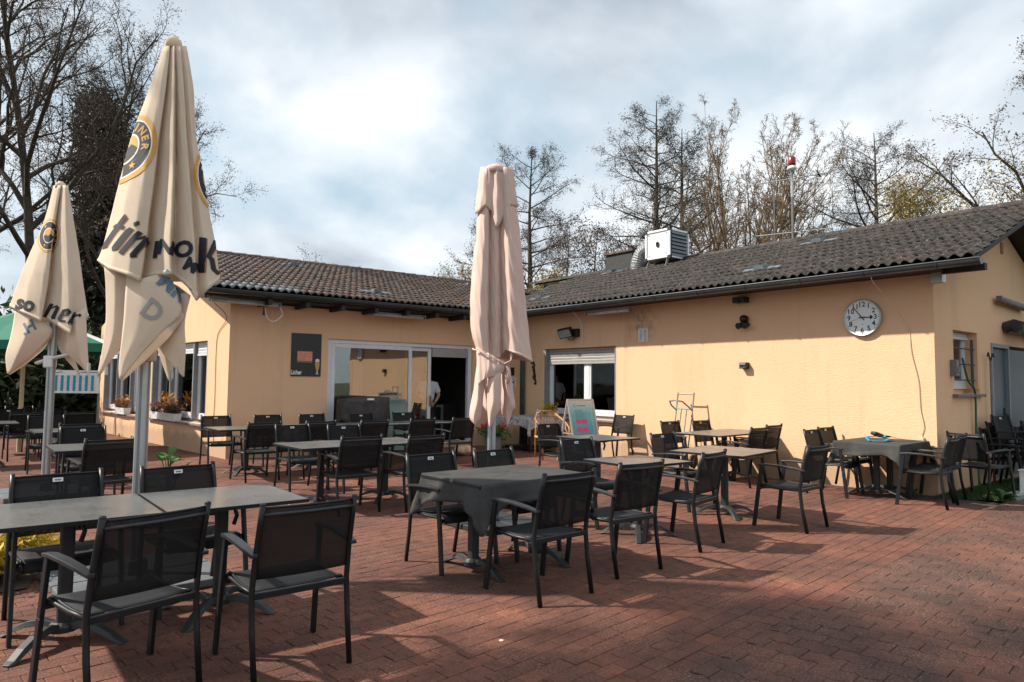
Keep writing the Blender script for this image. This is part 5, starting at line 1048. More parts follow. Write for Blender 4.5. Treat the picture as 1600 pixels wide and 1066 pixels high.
def annulus(r0, r1, a0_=0, a1_=2*math.pi, n=72, m=3):
    V = [(math.cos(a0_+(a1_-a0_)*i/n)*(r0+(r1-r0)*j/m), math.sin(a0_+(a1_-a0_)*i/n)*(r0+(r1-r0)*j/m)) for i in range(n+1) for j in range(m+1)]
    return V, [(i*(m+1)+j, i*(m+1)+j+1, (i+1)*(m+1)+j+1, (i+1)*(m+1)+j) for i in range(n) for j in range(m)]
def star(r): return [(math.cos(math.pi/2+k*math.pi/5)*(r if k % 2 == 0 else r*.42), math.sin(math.pi/2+k*math.pi/5)*(r if k % 2 == 0 else r*.42)) for k in range(10)]
def emblem(u, bvh, can, ox, oz, s, sq, rot, word, ang0, step, nm='emblem'):
    def tr(V): return [(ox+(x*math.cos(rot)-y*math.sin(rot))*s*sq, oz+(x*math.sin(rot)+y*math.cos(rot))*s) for x, y in V]
    lay = 0
    for (V, F), mt in ((annulus(.86,1.0), 'gold'), (annulus(.82,.86), 'whiteprint'), (annulus(.46,.82), 'navy'), (annulus(.42,.46), 'whiteprint'), (annulus(.02,.42), 'gold')):
        print_on(u, bvh, tr(V), F, mt, nm, .004, .12, can)
    V, F = poly2d([[(-.42,-.02),(-.2,.06),(.0,-.04),(.2,.10),(.40,-.06),(.34,-.26),(.0,-.42),(-.3,-.3)]], .06); print_on(u, bvh, tr(V), F, 'navy', nm, .0055, .12, can)
    V, F = arc_text(word, .64, ang0, step, .30, .012, .05); print_on(u, bvh, tr(V), F, 'gold', 'emblem_lettering', .0055, .12, can)
    for a in (R(-62), R(-118), R(118)):
        V, F = poly2d([star(.12)], .05); V = [(x+math.cos(a)*.64, y+math.sin(a)*.64) for x, y in V]; print_on(u, bvh, tr(V), F, 'gold', 'emblem_star', .0055, .12, can)
def lettering(u, bvh, can, V, F, ox, oz, size, rot, shear, shadow=True, mat='navy'):
    if shadow: print_on(u, bvh, xf(V, ox+size*.05, oz-size*.02, rot, size, shear), F, 'rust', 'lettering_shade', .003, .12, can)
    print_on(u, bvh, xf(V, ox, oz, rot, size, shear), F, mat, 'lettering', .005, .12, can)
u1, c1_, b1 = parasol('large closed beige parasol in the left foreground with dark lettering round its hem', (1.071,5.82,0), CL1, 'beige', (.122,4.175), .060, .076, 2.6, 'alu')
mb = MB(); mb.box((.01,0,1.72),(.118,.118,.17)); mb.build('pole_sleeve', 'cord', u1, bevel=.02)
for x, y, z in ((-.404,-.03,1.545),(-.212,-.13,1.52),(.172,.08,1.50),(.278,-.06,1.53)): mb = MB(); mb.tube([(x,y,z+.075),(x,y,z+.01)], [.010,.013], 8); mb.build('rib_tip', 'alu', u1)
emblem(u1, b1, c1_, -.135, 3.285, .285, .84, R(-4), 'INER', R(60), R(22))
emblem(u1, b1, c1_, .56, 3.08, .27, .62, R(8), '', R(160), R(26))
V, F = glyphs('tin', .30, .014, .16); V = [(x, y*1.3) for x, y in V]; lettering(u1, b1, c1_, V, F, -.300, 2.505, .156, R(-25), .26)
V, F = text2d('I', 1.0, .0, .045, .06); lettering(u1, b1, c1_, V, F, .135, 2.458, .17, R(-6), .0, False)
V, F = text2d('N', 1.0, .0, .045, .06); lettering(u1, b1, c1_, V, F, .205, 2.470, .150, R(-10), .0, False)
V, F = text2d('O', 1.0, .0, .045, .06); lettering(u1, b1, c1_, V, F, .338, 2.462, .165, R(-4), .0, False)
V, F = text2d('M', 1.0, .0, .045, .06); lettering(u1, b1, c1_, V, F, .395, 2.34, .13, R(-28), .0, False)
V, F = glyphs('KL', .30, .014, .16); lettering(u1, b1, c1_, V, F, .455, 2.30, .185, R(4), .06)
V, F = text2d('MK', 1.0, .0, .045, .06); lettering(u1, b1, c1_, V, F, .27, 2.18, .17, R(-38), .0, False, 'bluegrey')
V, F = text2d('D', 1.0, .0, .03, .1); M['ghost'] = simple('shown_through_print', (.36,.33,.31), .85); lettering(u1, b1, c1_, V, F, .12, 2.0, .20, R(-35), .0, False, 'ghost')
u2, c2_, b2 = parasol('smaller closed beige parasol further back at the left edge with lettering round its hem', (.89,10.774,0), CL2, 'beige', (0,4.108), .064, .080, 2.6, 'alu')
mb = MB(); mb.tube([(-.19,0,1.70),(.0,-.02,1.76),(.24,0,1.82)], .045, 10, flat=.5); mb.build('crank_handle', 'white', u2); mb = MB(); mb.box((-.02,0,1.72),(.12,.12,.16)); mb.build('pole_sleeve', 'white', u2, bevel=.02)
V, F = text2d('so', 1.0, 0, .04, .1); lettering(u2, b2, c2_, V, F, -.27, 2.46, .27, R(-14), 0, False)
V, F = glyphs('ner', .26, .014, .2); lettering(u2, b2, c2_, V, F, -.035, 2.30, .19, R(-19), .10, False)
V, F = text2d('.H', 1.0, 0, .035, .1); lettering(u2, b2, c2_, V, F, -.215, 2.15, .20, R(30), 0, False, 'bluegrey')
emblem(u2, b2, c2_, -.02, 3.36, .23, .62, R(0), 'NER', R(34), R(28))
u3, c3_, b3 = parasol('tall closed dusty pink parasol tied with a strap in the middle of the terrace', (4.435,5.873,0), CL3, 'pinkcloth', (.012,3.868), .125, .082, 2.6, 'alu', rip=.003)
P3_ = [np.array(p) for p in [(-.21,-.06,1.86),(-.12,-.17,1.83),(0,-.20,1.77),(.10,-.17,1.71),(.17,-.08,1.68),(.1,.12,1.72),(-.1,.14,1.82),(-.21,-.02,1.87)]]
mb = MB(); mb.tube([tuple(catmull(P3_, k/40)) for k in range(41)], .015, 6, flat=.35); mb.build('strap', 'pinkcloth', u3, smooth=True)
mb = MB(); mb.tube([(.15,-.15,1.70),(.18,-.20,1.62),(.17,-.18,1.50)], .022, 6, flat=.4); mb.tube([(.13,-.17,1.70),(.20,-.19,1.74),(.20,-.16,1.82)], .02, 6, flat=.4); mb.build('strap_end', 'pinkcloth', u3, smooth=True)
for nm, b, hs_, sm in (('big beige', (1.071,5.82), .27, 'greyslab'), ('pink', (4.435,5.873), .2, 'cast'), ('smaller beige', (.89,10.774), .25, 'greyslab')):
    p_ = thing('parasol_base', 'square grey slab base under the %s parasol' % nm, 'parasol base', (b[0], b[1], 0), R(4))
    for sx in (-1,1):
        for sy in (-1,1): mb = MB(); mb.box((sx*hs_,sy*hs_,.03),(hs_*2-.02,hs_*2-.02,.055)); mb.build('slab', sm, p_, bevel=.008)
    mb = MB(); mb.box((0,0,.11),(.13,.13,.10)); mb.build('socket', 'steel', p_, bevel=.006)
# open green parasol far left
gp = thing('open_parasol', 'open green parasol with white flash behind the smaller beige parasol', 'parasol', (.943,17.252,0))
mb = MB(); mb.tube([(0,0,0),(0,0,2.9)], .04, 10); mb.build('pole', 'postbeige', gp)
for k in range(8):
    a, b = 2*math.pi*k/8, 2*math.pi*(k+1)/8; rr = 1.75; A = (math.cos(a)*rr, math.sin(a)*rr, 2.22); B = (math.cos(b)*rr, math.sin(b)*rr, 2.22); m_ = ((A[0]+B[0])/2*.985, (A[1]+B[1])/2*.985, 2.20)
    mb = MB(); mb.add([(0,0,2.92), A, m_, B, (A[0],A[1],2.05), (m_[0],m_[1],2.03), (B[0],B[1],2.05)], [(0,1,2),(0,2,3),(1,4,5,2),(2,5,6,3)]); mb.build('canopy_panel', 'white' if k == 7 else 'greencanopy', gp, thick=.004)
    mb = MB(); mb.tube([(0,0,2.86),(A[0]*.98,A[1]*.98,2.18)], .012, 5); mb.build('rib', 'postbeige', gp)
# ---------------------------------------------------------------- foliage helpers
def leaves(rng, P, size, asp=1.6, up=0.0):
    n = len(P); a = rng.normal(size=(n,3)); a[:,2] += up; a /= np.linalg.norm(a,axis=1)[:,None]; b = rng.normal(size=(n,3)); b -= a*(a*b).sum(1)[:,None]; b /= np.linalg.norm(b,axis=1)[:,None]
    s = (size*rng.uniform(.6,1.4,n))[:,None]; a = a*s*asp; b = b*s
    V = np.stack([P-a, P+b*.55-a*.1, P+a, P-b*.55-a*.1],1).reshape(-1,3); F = np.arange(4*n).reshape(n,4); return V, F
def np_mesh(name, V, F, mat, parent, smooth=False):
    me = bpy.data.meshes.new(name); V = np.asarray(V, np.float32); F = np.asarray(F, np.int32); k = F.shape[1]
    me.vertices.add(len(V)); me.vertices.foreach_set('co', V.ravel()); me.loops.add(F.size); me.loops.foreach_set('vertex_index', F.ravel()); me.polygons.add(len(F))
    me.polygons.foreach_set('loop_start', np.arange(0, F.size, k, dtype=np.int32)); me.update(calc_edges=True)
    if smooth: me.polygons.foreach_set('use_smooth', np.ones(len(F), bool))
    return link(name, me, mat, parent)
def seg_mesh(segs, n):   # segs: p0, p1, r0, r1
    A = np.array([s[0] for s in segs]); B = np.array([s[1] for s in segs]); r0 = np.array([s[2] for s in segs]); r1 = np.array([s[3] for s in segs]); d = B-A; d /= np.maximum(np.linalg.norm(d,axis=1),1e-6)[:,None]
    ref = np.where(np.abs(d[:,2:3]) > .9, [[1.,0,0]], [[0,0,1.]]); x = np.cross(d, ref); x /= np.linalg.norm(x,axis=1)[:,None]; y = np.cross(d, x); m = len(A)
    t_ = 2*np.pi*np.arange(n)/n; c = np.cos(t_)[None,:,None]; s = np.sin(t_)[None,:,None]; off = x[:,None]*c+y[:,None]*s
    V = np.concatenate([A[:,None]+off*r0[:,None,None], B[:,None]+off*r1[:,None,None]],1).reshape(-1,3); base = (np.arange(m)*2*n)[:,None]; k = np.arange(n); k2 = (k+1) % n
    F = np.stack([base+k, base+k2, base+n+k2, base+n+k],2).reshape(-1,4); return V, F
def grow(rng, p, d, L, r, lev, P, segs, tips):
    nseg = P['seg'][lev]; st = L/nseg; pts = [p]; dirs = [d]; cur = d
    for i in range(nseg):
        cur = cur+rng.normal(size=3)*P['wob'][lev]; cur[2] += P['up'][lev]; cur /= np.linalg.norm(cur); q = pts[-1]+cur*st
        ra = r*(1-(i/nseg)*P['taper'][lev]); rb = r*(1-((i+1)/nseg)*P['taper'][lev]); segs[lev].append((pts[-1], q, ra, rb)); pts.append(q); dirs.append(cur)
    if lev >= P['levels']: tips.append(pts[-1]); tips.append(pts[-2]); return
    n = P['kids'][lev]; t0 = P['start'][lev]
    if lev == 1: n = max(2, int(round(n*min(1, L/P['ref'])**.8)))
    for k in range(n):
        t_ = t0+(.97-t0)*((k+rng.uniform(0,1))/n); x = t_*nseg; i = min(int(x), nseg-1); q = pts[i]+(pts[i+1]-pts[i])*(x-i); dd = dirs[min(i+1,nseg)]
        az = (k*2.4+rng.uniform(-.6,.6)); ref = np.array([0,0,1.]) if abs(dd[2]) < .9 else np.array([1.,0,0]); a = np.cross(dd, ref); a /= np.linalg.norm(a); b = np.cross(dd, a)
        an = P['ang'][lev]+rng.normal()*P['angv']; nd = dd*math.cos(an)+(a*math.cos(az)+b*math.sin(az))*math.sin(an)
        ln = L*P['len'][lev]*rng.uniform(.7,1.15)*(P['prof'](t_) if lev == 0 else (1-.45*t_)); rr = min(r*(1-t_*P['taper'][lev])*.75, max(P['rk']*ln, .006))
        grow(rng, q, nd, max(ln,.15), rr, lev+1, P, segs, tips)
SPREAD = dict(levels=4, seg=[9,6,5,3,2], wob=[.07,.16,.2,.22,.25], up=[.03,.07,.05,.04,.03], taper=[.8,.8,.8,.8,.7], kids=[17,9,7,5], start=[.28,.18,.12,.1], ang=[.75,.7,.7,.7], angv=.22, len=[.50,.46,.44,.42], prof=lambda t: 1.15-.65*t, rk=.019)
CONIC = dict(levels=3, seg=[12,6,3,2], wob=[.018,.09,.16,.2], up=[.0,.05,.03,.02], taper=[.93,.85,.8,.7], kids=[44,12,9], start=[.22,.25,.2], ang=[1.25,.75,.7], angv=.15, len=[.26,.32,.36], prof=lambda t: max(.10, 1.25-1.15*t), rk=.014)
TALLBARE = dict(levels=4, seg=[10,6,4,3,2], wob=[.06,.10,.14,.18,.2], up=[.03,.10,.07,.05,.04], taper=[.82,.8,.8,.8,.7], kids=[14,7,5,3], start=[.15,.2,.15,.1], ang=[.50,.50,.55,.6], angv=.18, len=[.50,.44,.42,.42], prof=lambda t: 1.15-.65*t, rk=.014)
def tree(name, label, loc, H, r, P, seed, bark='bark', twig='twig', leafmat='bud', nleaf=3, lsize=.05, spread=.25, group=None, lean=(0,0), stems=1, over=None, cat='tree', twr=1.0):
    P = dict(P); P.update(over or {}); P['ref'] = H*P['len'][0]*.8; rng = np.random.default_rng(seed); t_ = thing(name, label, cat, loc, 0, group); segs = [[] for _ in range(6)]; tips = []
    for s_ in range(stems):
        d = np.array([lean[0]+(rng.normal()*.16 if stems > 1 else 0), lean[1]+(rng.normal()*.16 if stems > 1 else 0), 1.0]); d /= np.linalg.norm(d)
        grow(rng, np.array([rng.normal()*.35*(stems > 1), rng.normal()*.35*(stems > 1), -.1]), d, H*rng.uniform(.85,1) if stems > 1 else H, r, 0, P, segs, tips)
    if leafmat is None: pass
    per = P['seg'][0]
    for q in range(stems): V, F = seg_mesh(segs[0][q*per:(q+1)*per], 9); np_mesh('trunk', V, F, bark, t_, True)
    if segs[1]: V, F = seg_mesh(segs[1], 6); tag(np_mesh('limbs', V, F, bark, t_, True), kind='stuff')
    fine = [s for l in segs[2:] for s in l]
    if fine: fine = [(a, b, max(r0*twr, .0075*twr), max(r1*twr, .005*twr)) for a, b, r0, r1 in fine]; V, F = seg_mesh(fine, 3); tag(np_mesh('twigs', V, F, twig, t_), kind='stuff')
    if nleaf and leafmat:
        T = np.repeat(np.array(tips), nleaf, 0); T = T+rng.normal(size=T.shape)*spread; V, F = leaves(rng, T, lsize); tag(np_mesh('crown', V, F, leafmat, t_), kind='stuff')
    return t_
def bush(name, label, loc, rx, ry, h, n, mat, size, seed, clumps=14, cat='shrub', group=None, stem=True, z0=.1):
    rng = np.random.default_rng(seed); t_ = thing(name, label, cat, loc, 0, group); C = rng.normal(size=(clumps,3)); C /= np.linalg.norm(C,axis=1)[:,None]; C *= rng.uniform(.45,.95,clumps)[:,None]; C[:,2] = np.abs(C[:,2])*.95
    P = C[rng.integers(0,clumps,n)]+rng.normal(size=(n,3))*.20; P[:,2] = np.abs(P[:,2]); P *= np.array([rx,ry,h*.85]); P[:,2] += z0
    V, F = leaves(rng, P, size); tag(np_mesh('foliage', V, F, mat, t_), kind='stuff')
    if stem: segs = [(np.array([0,0,-.05]), c*np.array([rx,ry,h*.8])+[0,0,z0], .012+.01*h, .005) for c in C]; V, F = seg_mesh(segs, 4); tag(np_mesh('stems', V, F, 'bark', t_), kind='stuff')
    return t_
# trees behind the terrace on the left
LT = 'tall bare trees at the left'
tree('bare_tree', 'tall bare tree at the far left edge with a dark dividing trunk', (0.0,30.6,0), 17.0, .19, SPREAD, 11, nleaf=3, lsize=.020, spread=.14, group=LT, lean=(-.02,.0), over=dict(up=[.03,.08,.06,.05,.04]))
tree('bare_tree', 'tall bare tree above the smaller beige parasol reaching to the top of the picture', (1.9,29.4,0), 17.0, .20, SPREAD, 23, nleaf=3, lsize=.020, spread=.14, group=LT, lean=(.03,-.02))
tree('bare_tree', 'bare tree with long budding twigs reaching out right behind the large parasol', (3.9,30.8,0), 13.5, .17, SPREAD, 35, nleaf=3, lsize=.022, spread=.15, group=LT, lean=(.05,-.03))
tree('dark_conifer', 'dense dark evergreen between the two beige parasols', (4.6,35.9,0), 15.0, .32, CONIC, 41, leafmat='needle', nleaf=7, lsize=.075, spread=.40, over=dict(kids=[54,10,6], len=[.14,.34,.36], prof=lambda t: max(.12, 1.15-.85*t)))
# trees behind the building
AG = 'conical alders behind the clubhouse'
tree('alder_tree', 'tall slender tree with layered dark twigs just right of the pink parasol', (29.1,34.4,0), 17.3, .30, CONIC, 51, leafmat='cone', nleaf=4, lsize=.030, spread=.15, twr=1.3, group=AG, over=dict(start=[.40,.25,.2], len=[.31,.34,.36], kids=[32,11,8], prof=lambda t: 1.05*(1-t)**.45+.10))
tree('alder_tree', 'tree half hidden behind the pink parasol top', (28.0,36.6,0), 17.0, .26, CONIC, 52, leafmat='cone', nleaf=4, lsize=.030, spread=.15, twr=1.3, group=AG, over=dict(start=[.35,.25,.2], len=[.30,.34,.36], kids=[30,11,8]))
tree('small_alder', 'small round topped tree left of the chimney', (27.4,29.4,0), 11.0, .17, CONIC, 53, leafmat='bud', nleaf=3, lsize=.05, spread=.25, group='small trees left of the chimney', over=dict(start=[.45,.2,.2], prof=lambda t: .9-.4*t, len=[.24,.36,.38], kids=[20,8,5]))
tree('small_alder', 'small airy tree nearest the chimney', (29.4,29.2,0), 11.3, .17, CONIC, 54, leafmat='bud', nleaf=3, lsize=.05, spread=.25, group='small trees left of the chimney', over=dict(start=[.45,.2,.2], prof=lambda t: .9-.4*t, len=[.24,.36,.38], kids=[20,8,5]))
tree('small_alder', 'low leafy tree beside the slender tall one', (25.8,29.0,0), 7.6, .15, CONIC, 55, leafmat='ochre', nleaf=3, lsize=.05, spread=.3, group='small trees left of the chimney', over=dict(start=[.3,.2,.2], prof=lambda t: .9-.4*t, len=[.26,.34,.36]))
tree('alder_tree', 'tallest dark tree rising behind the ventilation box', (31.8,25.9,0), 19.0, .34, CONIC, 61, leafmat='cone', nleaf=4, lsize=.030, spread=.15, twr=1.3, group=AG, over=dict(start=[.25,.2,.2], len=[.33,.34,.36], kids=[52,12,8], prof=lambda t: 1.1*(1-t)**.55+.08))
tree('alder_tree', 'second trunk of the dark trees right behind the ventilation box', (33.6,25.3,0), 17.2, .30, CONIC, 62, leafmat='cone', nleaf=4, lsize=.030, spread=.15, twr=1.3, group=AG, over=dict(start=[.25,.2,.2], len=[.31,.34,.36], kids=[46,12,8], prof=lambda t: 1.1*(1-t)**.55+.08))
FG = 'bare yellowish trees behind the aerial mast'
for i, (x, y, H, what) in enumerate(((31.2,21.4,12.6,'left of the siren mast, nearest the ventilation box'),(30.0,19.6,14.0,'with several golden stems left of the siren mast'),(31.9,18.6,14.6,'tallest of the golden stemmed clump behind the siren mast'),(31.3,16.9,12.6,'spreading right of the siren mast'))):
    tree('bare_tree', 'bare golden barked tree '+what, (x,y,0), H, .13, TALLBARE, 71+i, bark='barkgold', twig='twiggold', leafmat='bud', nleaf=1, lsize=.02, spread=.06, group=FG, stems=3, over=dict(kids=[10,7,6,4]), twr=1.25)
tree('alder_tree', 'conical open tree standing alone above the right roof', (46.4,19.3,0), 18.6, .34, CONIC, 81, leafmat='cone', nleaf=4, lsize=.030, spread=.15, twr=1.3, group=AG, over=dict(start=[.18,.2,.2], len=[.46,.38,.36], kids=[52,14,9], prof=lambda t: 1.1*(1-t)**.62+.07))
tree('bare_tree', 'bare budding tree leaning in at the right picture edge', (46.6,9.6,0), 21.5, .30, SPREAD, 85, nleaf=2, lsize=.05, spread=.2, group=None, lean=(-.02,.06))
for i, (x, y, r_, h, mt, what) in enumerate(((36.0,12.6,2.4,10.4,'ochre','left'),(37.2,10.6,2.4,11.4,'ochre','right'))):
    tree('leafing_tree', 'yellowish tree in first leaf above the roof end, %s one of two' % what, (x,y,0), h, .14, TALLBARE, 91+i, leafmat=mt, nleaf=4, lsize=.045, spread=.42, stems=3, over=dict(kids=[9,6,4,3]))
for i, (x, y, H, mt, what) in enumerate(((15.1,34.2,7.4,'bud','bare grey shrub showing above the left roof ridge'),(15.9,26.6,6.0,'lime','fresh green young shrub above the middle of the left roof'),(16.6,23.6,5.8,'ochre','budding shrub above the roof just left of the pink parasol'))):
    tree('tall_shrub', what, (x,y,0), H, .09, TALLBARE, 101+i, leafmat=mt, nleaf=1 if mt == 'bud' else 2, lsize=.035, spread=.15, stems=6, over=dict(kids=[7,5,3,2], start=[.45,.2,.15,.1]), cat='shrub', twig='twiggold')
for i, (x, y, H) in enumerate(((27.2,24.6,6.4),(29.2,23.6,7.2),(36.5,20.0,8.5),(38.5,15.0,7.5),(35.6,17.6,7.5))):
    tree('understorey_tree', ('low brown thicket tree left of the ventilation box','low brown thicket tree behind the ventilation box','low tangled tree right of the siren mast','low tangled tree below the conical tree on the right','low tangled tree between the siren mast and the conical tree')[i], (x,y,0), H, .12, TALLBARE, 121+i, leafmat='bud', nleaf=2, lsize=.030, spread=.25, stems=4, over=dict(kids=[8,6,4,3]))
# trees standing left of the picture; their crowns dapple the foreground
for i, (x, y, H) in enumerate(((-4.8,8.2,14.0),)):
    tree('bare_tree', ('bare tree left of the terrace, outside the picture','smaller bare tree left of the terrace, outside the picture')[i], (x,y,0), H, .2, SPREAD, 141+i, nleaf=5, lsize=.08, spread=.28, over=dict(start=[.60,.18,.12,.1], kids=[11,7,5,4], len=[.28,.46,.44,.42]))
# shrubs along the left background
for i, (x, y, rx, h, n, mt) in enumerate(((-2.2,24.5,2.6,3.4,9000,'hedge'),(.4,26.2,2.6,3.8,9000,'hedge'),(2.6,27.5,2.2,3.4,8000,'hedge'),(-.8,30,3.0,4.6,7000,'lime'),(3.6,25.6,1.5,2.4,5000,'hedge'))):
    bush('evergreen_bush', ('dark evergreen bush at the far left behind the parasols','dark evergreen bush behind the smaller parasol pole','dark evergreen bush behind the timetable board','pale leafing bush showing above the evergreens','low dark bush at the corner of the left wing')[i], (x,y,0), rx, rx, h, n, mt, .10, 150+i, 26)
# ---------------------------------------------------------------- planting on the terrace
mb = MB(); mb.add([(-2.6,5.6,.012),(.42,6.02,.012),(.62,6.9,.012),(-2.4,8.2,.012)],[(0,1,2,3)]); tag(mb.build('flower_bed', 'soil'), kind='structure')
bush('golden_shrub', 'low golden leaved shrub in the bed at the lower left edge', (.26,6.36,0), .36, .32, .36, 2600, 'yellowshrub', .020, 171, 30)
bush('green_shrub', 'dark green low plant left of the golden shrub', (-.28,6.35,0), .30, .30, .50, 1200, 'green', .030, 172, 14)
def broad_plant(label, loc, n, L, h, mat, seed, spread=1.0, name='leafy_plant', cat='plant'):
    rr = random.Random(seed); t_ = thing(name, label, cat, loc)
    for k in range(n):
        a = rr.uniform(0, 6.28); el = rr.uniform(.25, 1.2); z = h*rr.uniform(.45,1); d = Vector((math.cos(a)*math.cos(el), math.sin(a)*math.cos(el), math.sin(el))); s2 = Vector((-math.sin(a), math.cos(a), 0)); o = Vector((math.cos(a), math.sin(a), 0))*h*.28*spread*rr.random()+Vector((0,0,z)); l = L*rr.uniform(.7,1.2); G = []
        for i in range(6): q = i/5; w = l*.26*math.sin(math.pi*min(q*.93+.05,1)); c = o+d*l*q-Vector((0,0,l*.35*q*q)); G.append([c-s2*w+Vector((0,0,w*.3)), c, c+s2*w+Vector((0,0,w*.3))])
        mb = MB(); mb.grid(G); mb.build('leaf', mat, t_, smooth=True)
        mb = MB(); mb.tube([(0,0,0), tuple(o*.5+Vector((0,0,z*.2))), tuple(o)], .006, 4); mb.build('stalk', 'green', t_)
    return t_
broad_plant('young broad leaved green plant between the parasol pole and the left wing', (2.05,9.35,0), 17, .24, .56, 'green', 5)
broad_plant('dandelion like weed at the paving edge by the building corner', (10.78,3.06,0), 16, .22, .05, 'grassm', 6, 2.5, 'weed', 'weed')
for i, (a, b_) in enumerate(((6.9,.05),(5.9,.05),(.3,.06))): broad_plant(('tiny weed at the foot of the gable wall, far one','tiny weed at the foot of the gable wall, near one','tiny weed at the foot of the long wall corner')[i], tuple(GW(a,b_,0)) if i < 2 else tuple(RW(a,.05,0)), 6, .08, .05, 'green', 20+i, 2, 'weed', 'weed')
def planter(label, loc, rz, L, seed, mats):
    t_ = thing('window_planter', label, 'planter', loc, rz); w = .17; h = .16
    mb = MB(); V = [(-L/2+.02,-w/2+.02,0),(L/2-.02,-w/2+.02,0),(L/2-.02,w/2-.02,0),(-L/2+.02,w/2-.02,0),(-L/2,-w/2,h),(L/2,-w/2,h),(L/2,w/2,h),(-L/2,w/2,h)]; mb.add(V, [(0,3,2,1),(0,1,5,4),(1,2,6,5),(2,3,7,6),(3,0,4,7)]); mb.build('trough', 'white', t_, thick=.012)
    mb = MB(); mb.box((0,0,h-.03),(L-.03,w-.03,.02)); mb.build('compost', 'soil', t_)
    rng = np.random.default_rng(seed)
    for mt, n, sx, hh in mats: P = rng.normal(size=(n,3))*[L*.24,.06,.06]+[sx*L,0,h+.08+hh*.3]; P[:,2] = np.abs(P[:,2]-h)*1.0*hh/.3+h-.02; V, F = leaves(rng, P, .022, 2.4, .8); tag(np_mesh('plants', V, F, mt, t_), kind='stuff')
    return t_
gz = math.atan2(GW.u.y, GW.u.x)
planter('white window box with dried brown and orange flowers on the far gable window sill', GW(6.75,.05,.60), gz, .82, 31, (('dried',360,.05,.24),('orange',70,-.2,.34),('hedge',120,.1,.18)))
planter('white window box with dried orange flowers on the near gable window sill', GW(3.05,.05,.60), gz, .95, 32, (('dried',380,.0,.24),('orange',110,.12,.46),('hedge',200,-.22,.22)))
planter('dark leaved window box at the left of the near gable window', GW(3.95,.04,.60), gz, .5, 33, (('dried',200,.0,.26),('hedge',120,.1,.2)))
gpot = thing('geranium_pot', 'grey pot of pink and coral geraniums behind the pink parasol pole', 'flower pot', (9.15,12.05,0))
mb = MB(); mb.lathe((0,0,0), [(.17,0),(.21,.30),(.225,.34),(.20,.34),(.18,.29)], 20); mb.build('pot', 'greyframe', gpot, smooth=False)
rng = np.random.default_rng(5); P = rng.normal(size=(420,3))*[.15,.15,.06]+[0,0,.45]; V, F = leaves(rng, P, .035); tag(np_mesh('leaves', V, F, 'green', gpot), kind='stuff')
for k in range(7):
    mt = 'pink' if k < 5 else 'coral'; c = np.array([(-.24,.05,.56),(-.16,-.02,.63),(-.20,.10,.50),(-.06,.05,.66),(-.12,.0,.55),(.20,-.08,.58),(.14,-.15,.52)][k]); P = rng.normal(size=(40,3)); P = P/np.linalg.norm(P,axis=1)[:,None]*.055+c; V, F = leaves(rng, P, .024, 1.0); tag(np_mesh('flower_head', V, F, mt, gpot), kind='stuff')
    mb = MB(); mb.tube([(c[0]*.3,c[1]*.3,.36), tuple(c)], .005, 4); mb.build('stalk', 'green', gpot)
fp = thing('flower_pot', 'beige pot with a yellow green plant on the floral table by the window', 'flower pot', (10.42,11.52,.752))
mb = MB(); mb.box((0,0,.07),(.26,.13,.13)); mb.build('pot', 'cord', fp, bevel=.015); P = rng.normal(size=(260,3))*[.08,.07,.05]+[-.05,.02,.20]; V, F = leaves(rng, P, .028); tag(np_mesh('leaves', V, F, 'yellowshrub', fp), kind='stuff')
ja = MB(); ja.lathe((0,0,0), [(.045,0),(.062,.03),(.060,.10),(.035,.15),(.042,.17)], 16)
t = NT('blue_white_glaze'); t.col(t.ramp(t.noise(t.coord(), 22, 3, .6, 1.0), [(.48, (.70,.70,.72)), (.54, (.10,.16,.42))])); t.rough(.25); M['glaze'] = t.m
tag(ja.build('jar', 'glaze', smooth=True, loc=(10.05,11.60,.752)), 'small blue and white jar on the corner of the floral table', 'jar')
st = bmesh.new(); bmesh.ops.create_icosphere(st, subdivisions=3, radius=.2)
for v_ in st.verts: v_.co *= 1+.22*math.sin(v_.co.x*19+1)*math.sin(v_.co.y*17)*math.cos(v_.co.z*15); v_.co.z *= .55; v_.co.x *= 1.2
me = bpy.data.meshes.new('boulder'); st.to_mesh(me); st.free(); me.polygons.foreach_set('use_smooth', [True]*len(me.polygons)); tag(link('boulder', me, 'sack', loc=(8.15,11.75,.10)), 'tan mottled stone on the paving by the terrace door', 'stone')
# ---------------------------------------------------------------- boards, trolley, rattan chair, grill
ab = thing('sandwich_board', 'aluminium sandwich board with a turquoise poster and pink bars by the window', 'sandwich board', (9.42,9.62,0), R(-5))
def abp(x, z, d, s_=-1): # front leaf leans back: y from the foot to the top
    th = R(14); return (x, s_*(.30-z*math.sin(th))+s_*d*math.cos(th), z*math.cos(th)+d*math.sin(th)*1.0)
def abbar(mb, x0, x1, z0, z1, d0, d1, s_=-1):
    V = [abp(x, z, d, s_) for d in (d0, d1) for x, z in ((x0,z0),(x1,z0),(x1,z1),(x0,z1))]; mb.add(V, [(0,3,2,1),(4,5,6,7),(0,1,5,4),(1,2,6,5),(2,3,7,6),(3,0,4,7)])
Hb, Wb = 1.24, .66
for s_, nm in ((-1,'front_leaf'),(1,'rear_leaf')):
    mb = MB()
    for q in ((-Wb/2,-Wb/2+.035,0,Hb),(Wb/2-.035,Wb/2,0,Hb),(-Wb/2+.035,Wb/2-.035,Hb-.035,Hb),(-Wb/2+.035,Wb/2-.035,.16,.195)): abbar(mb, *q, -.012, .012, s_)
    mb.build(nm, 'alu', ab, bevel=.003)
mb = MB(); abbar(mb, -Wb/2+.03, Wb/2-.03, .19, Hb-.03, -.006, .002); mb.build('back_panel', 'white', ab)
t = NT('turquoise_poster'); g_ = t.node('ShaderNodeTexCoord').outputs['Generated']; sp = t.node('ShaderNodeSeparateXYZ'); t.link(g_, sp.inputs[0])
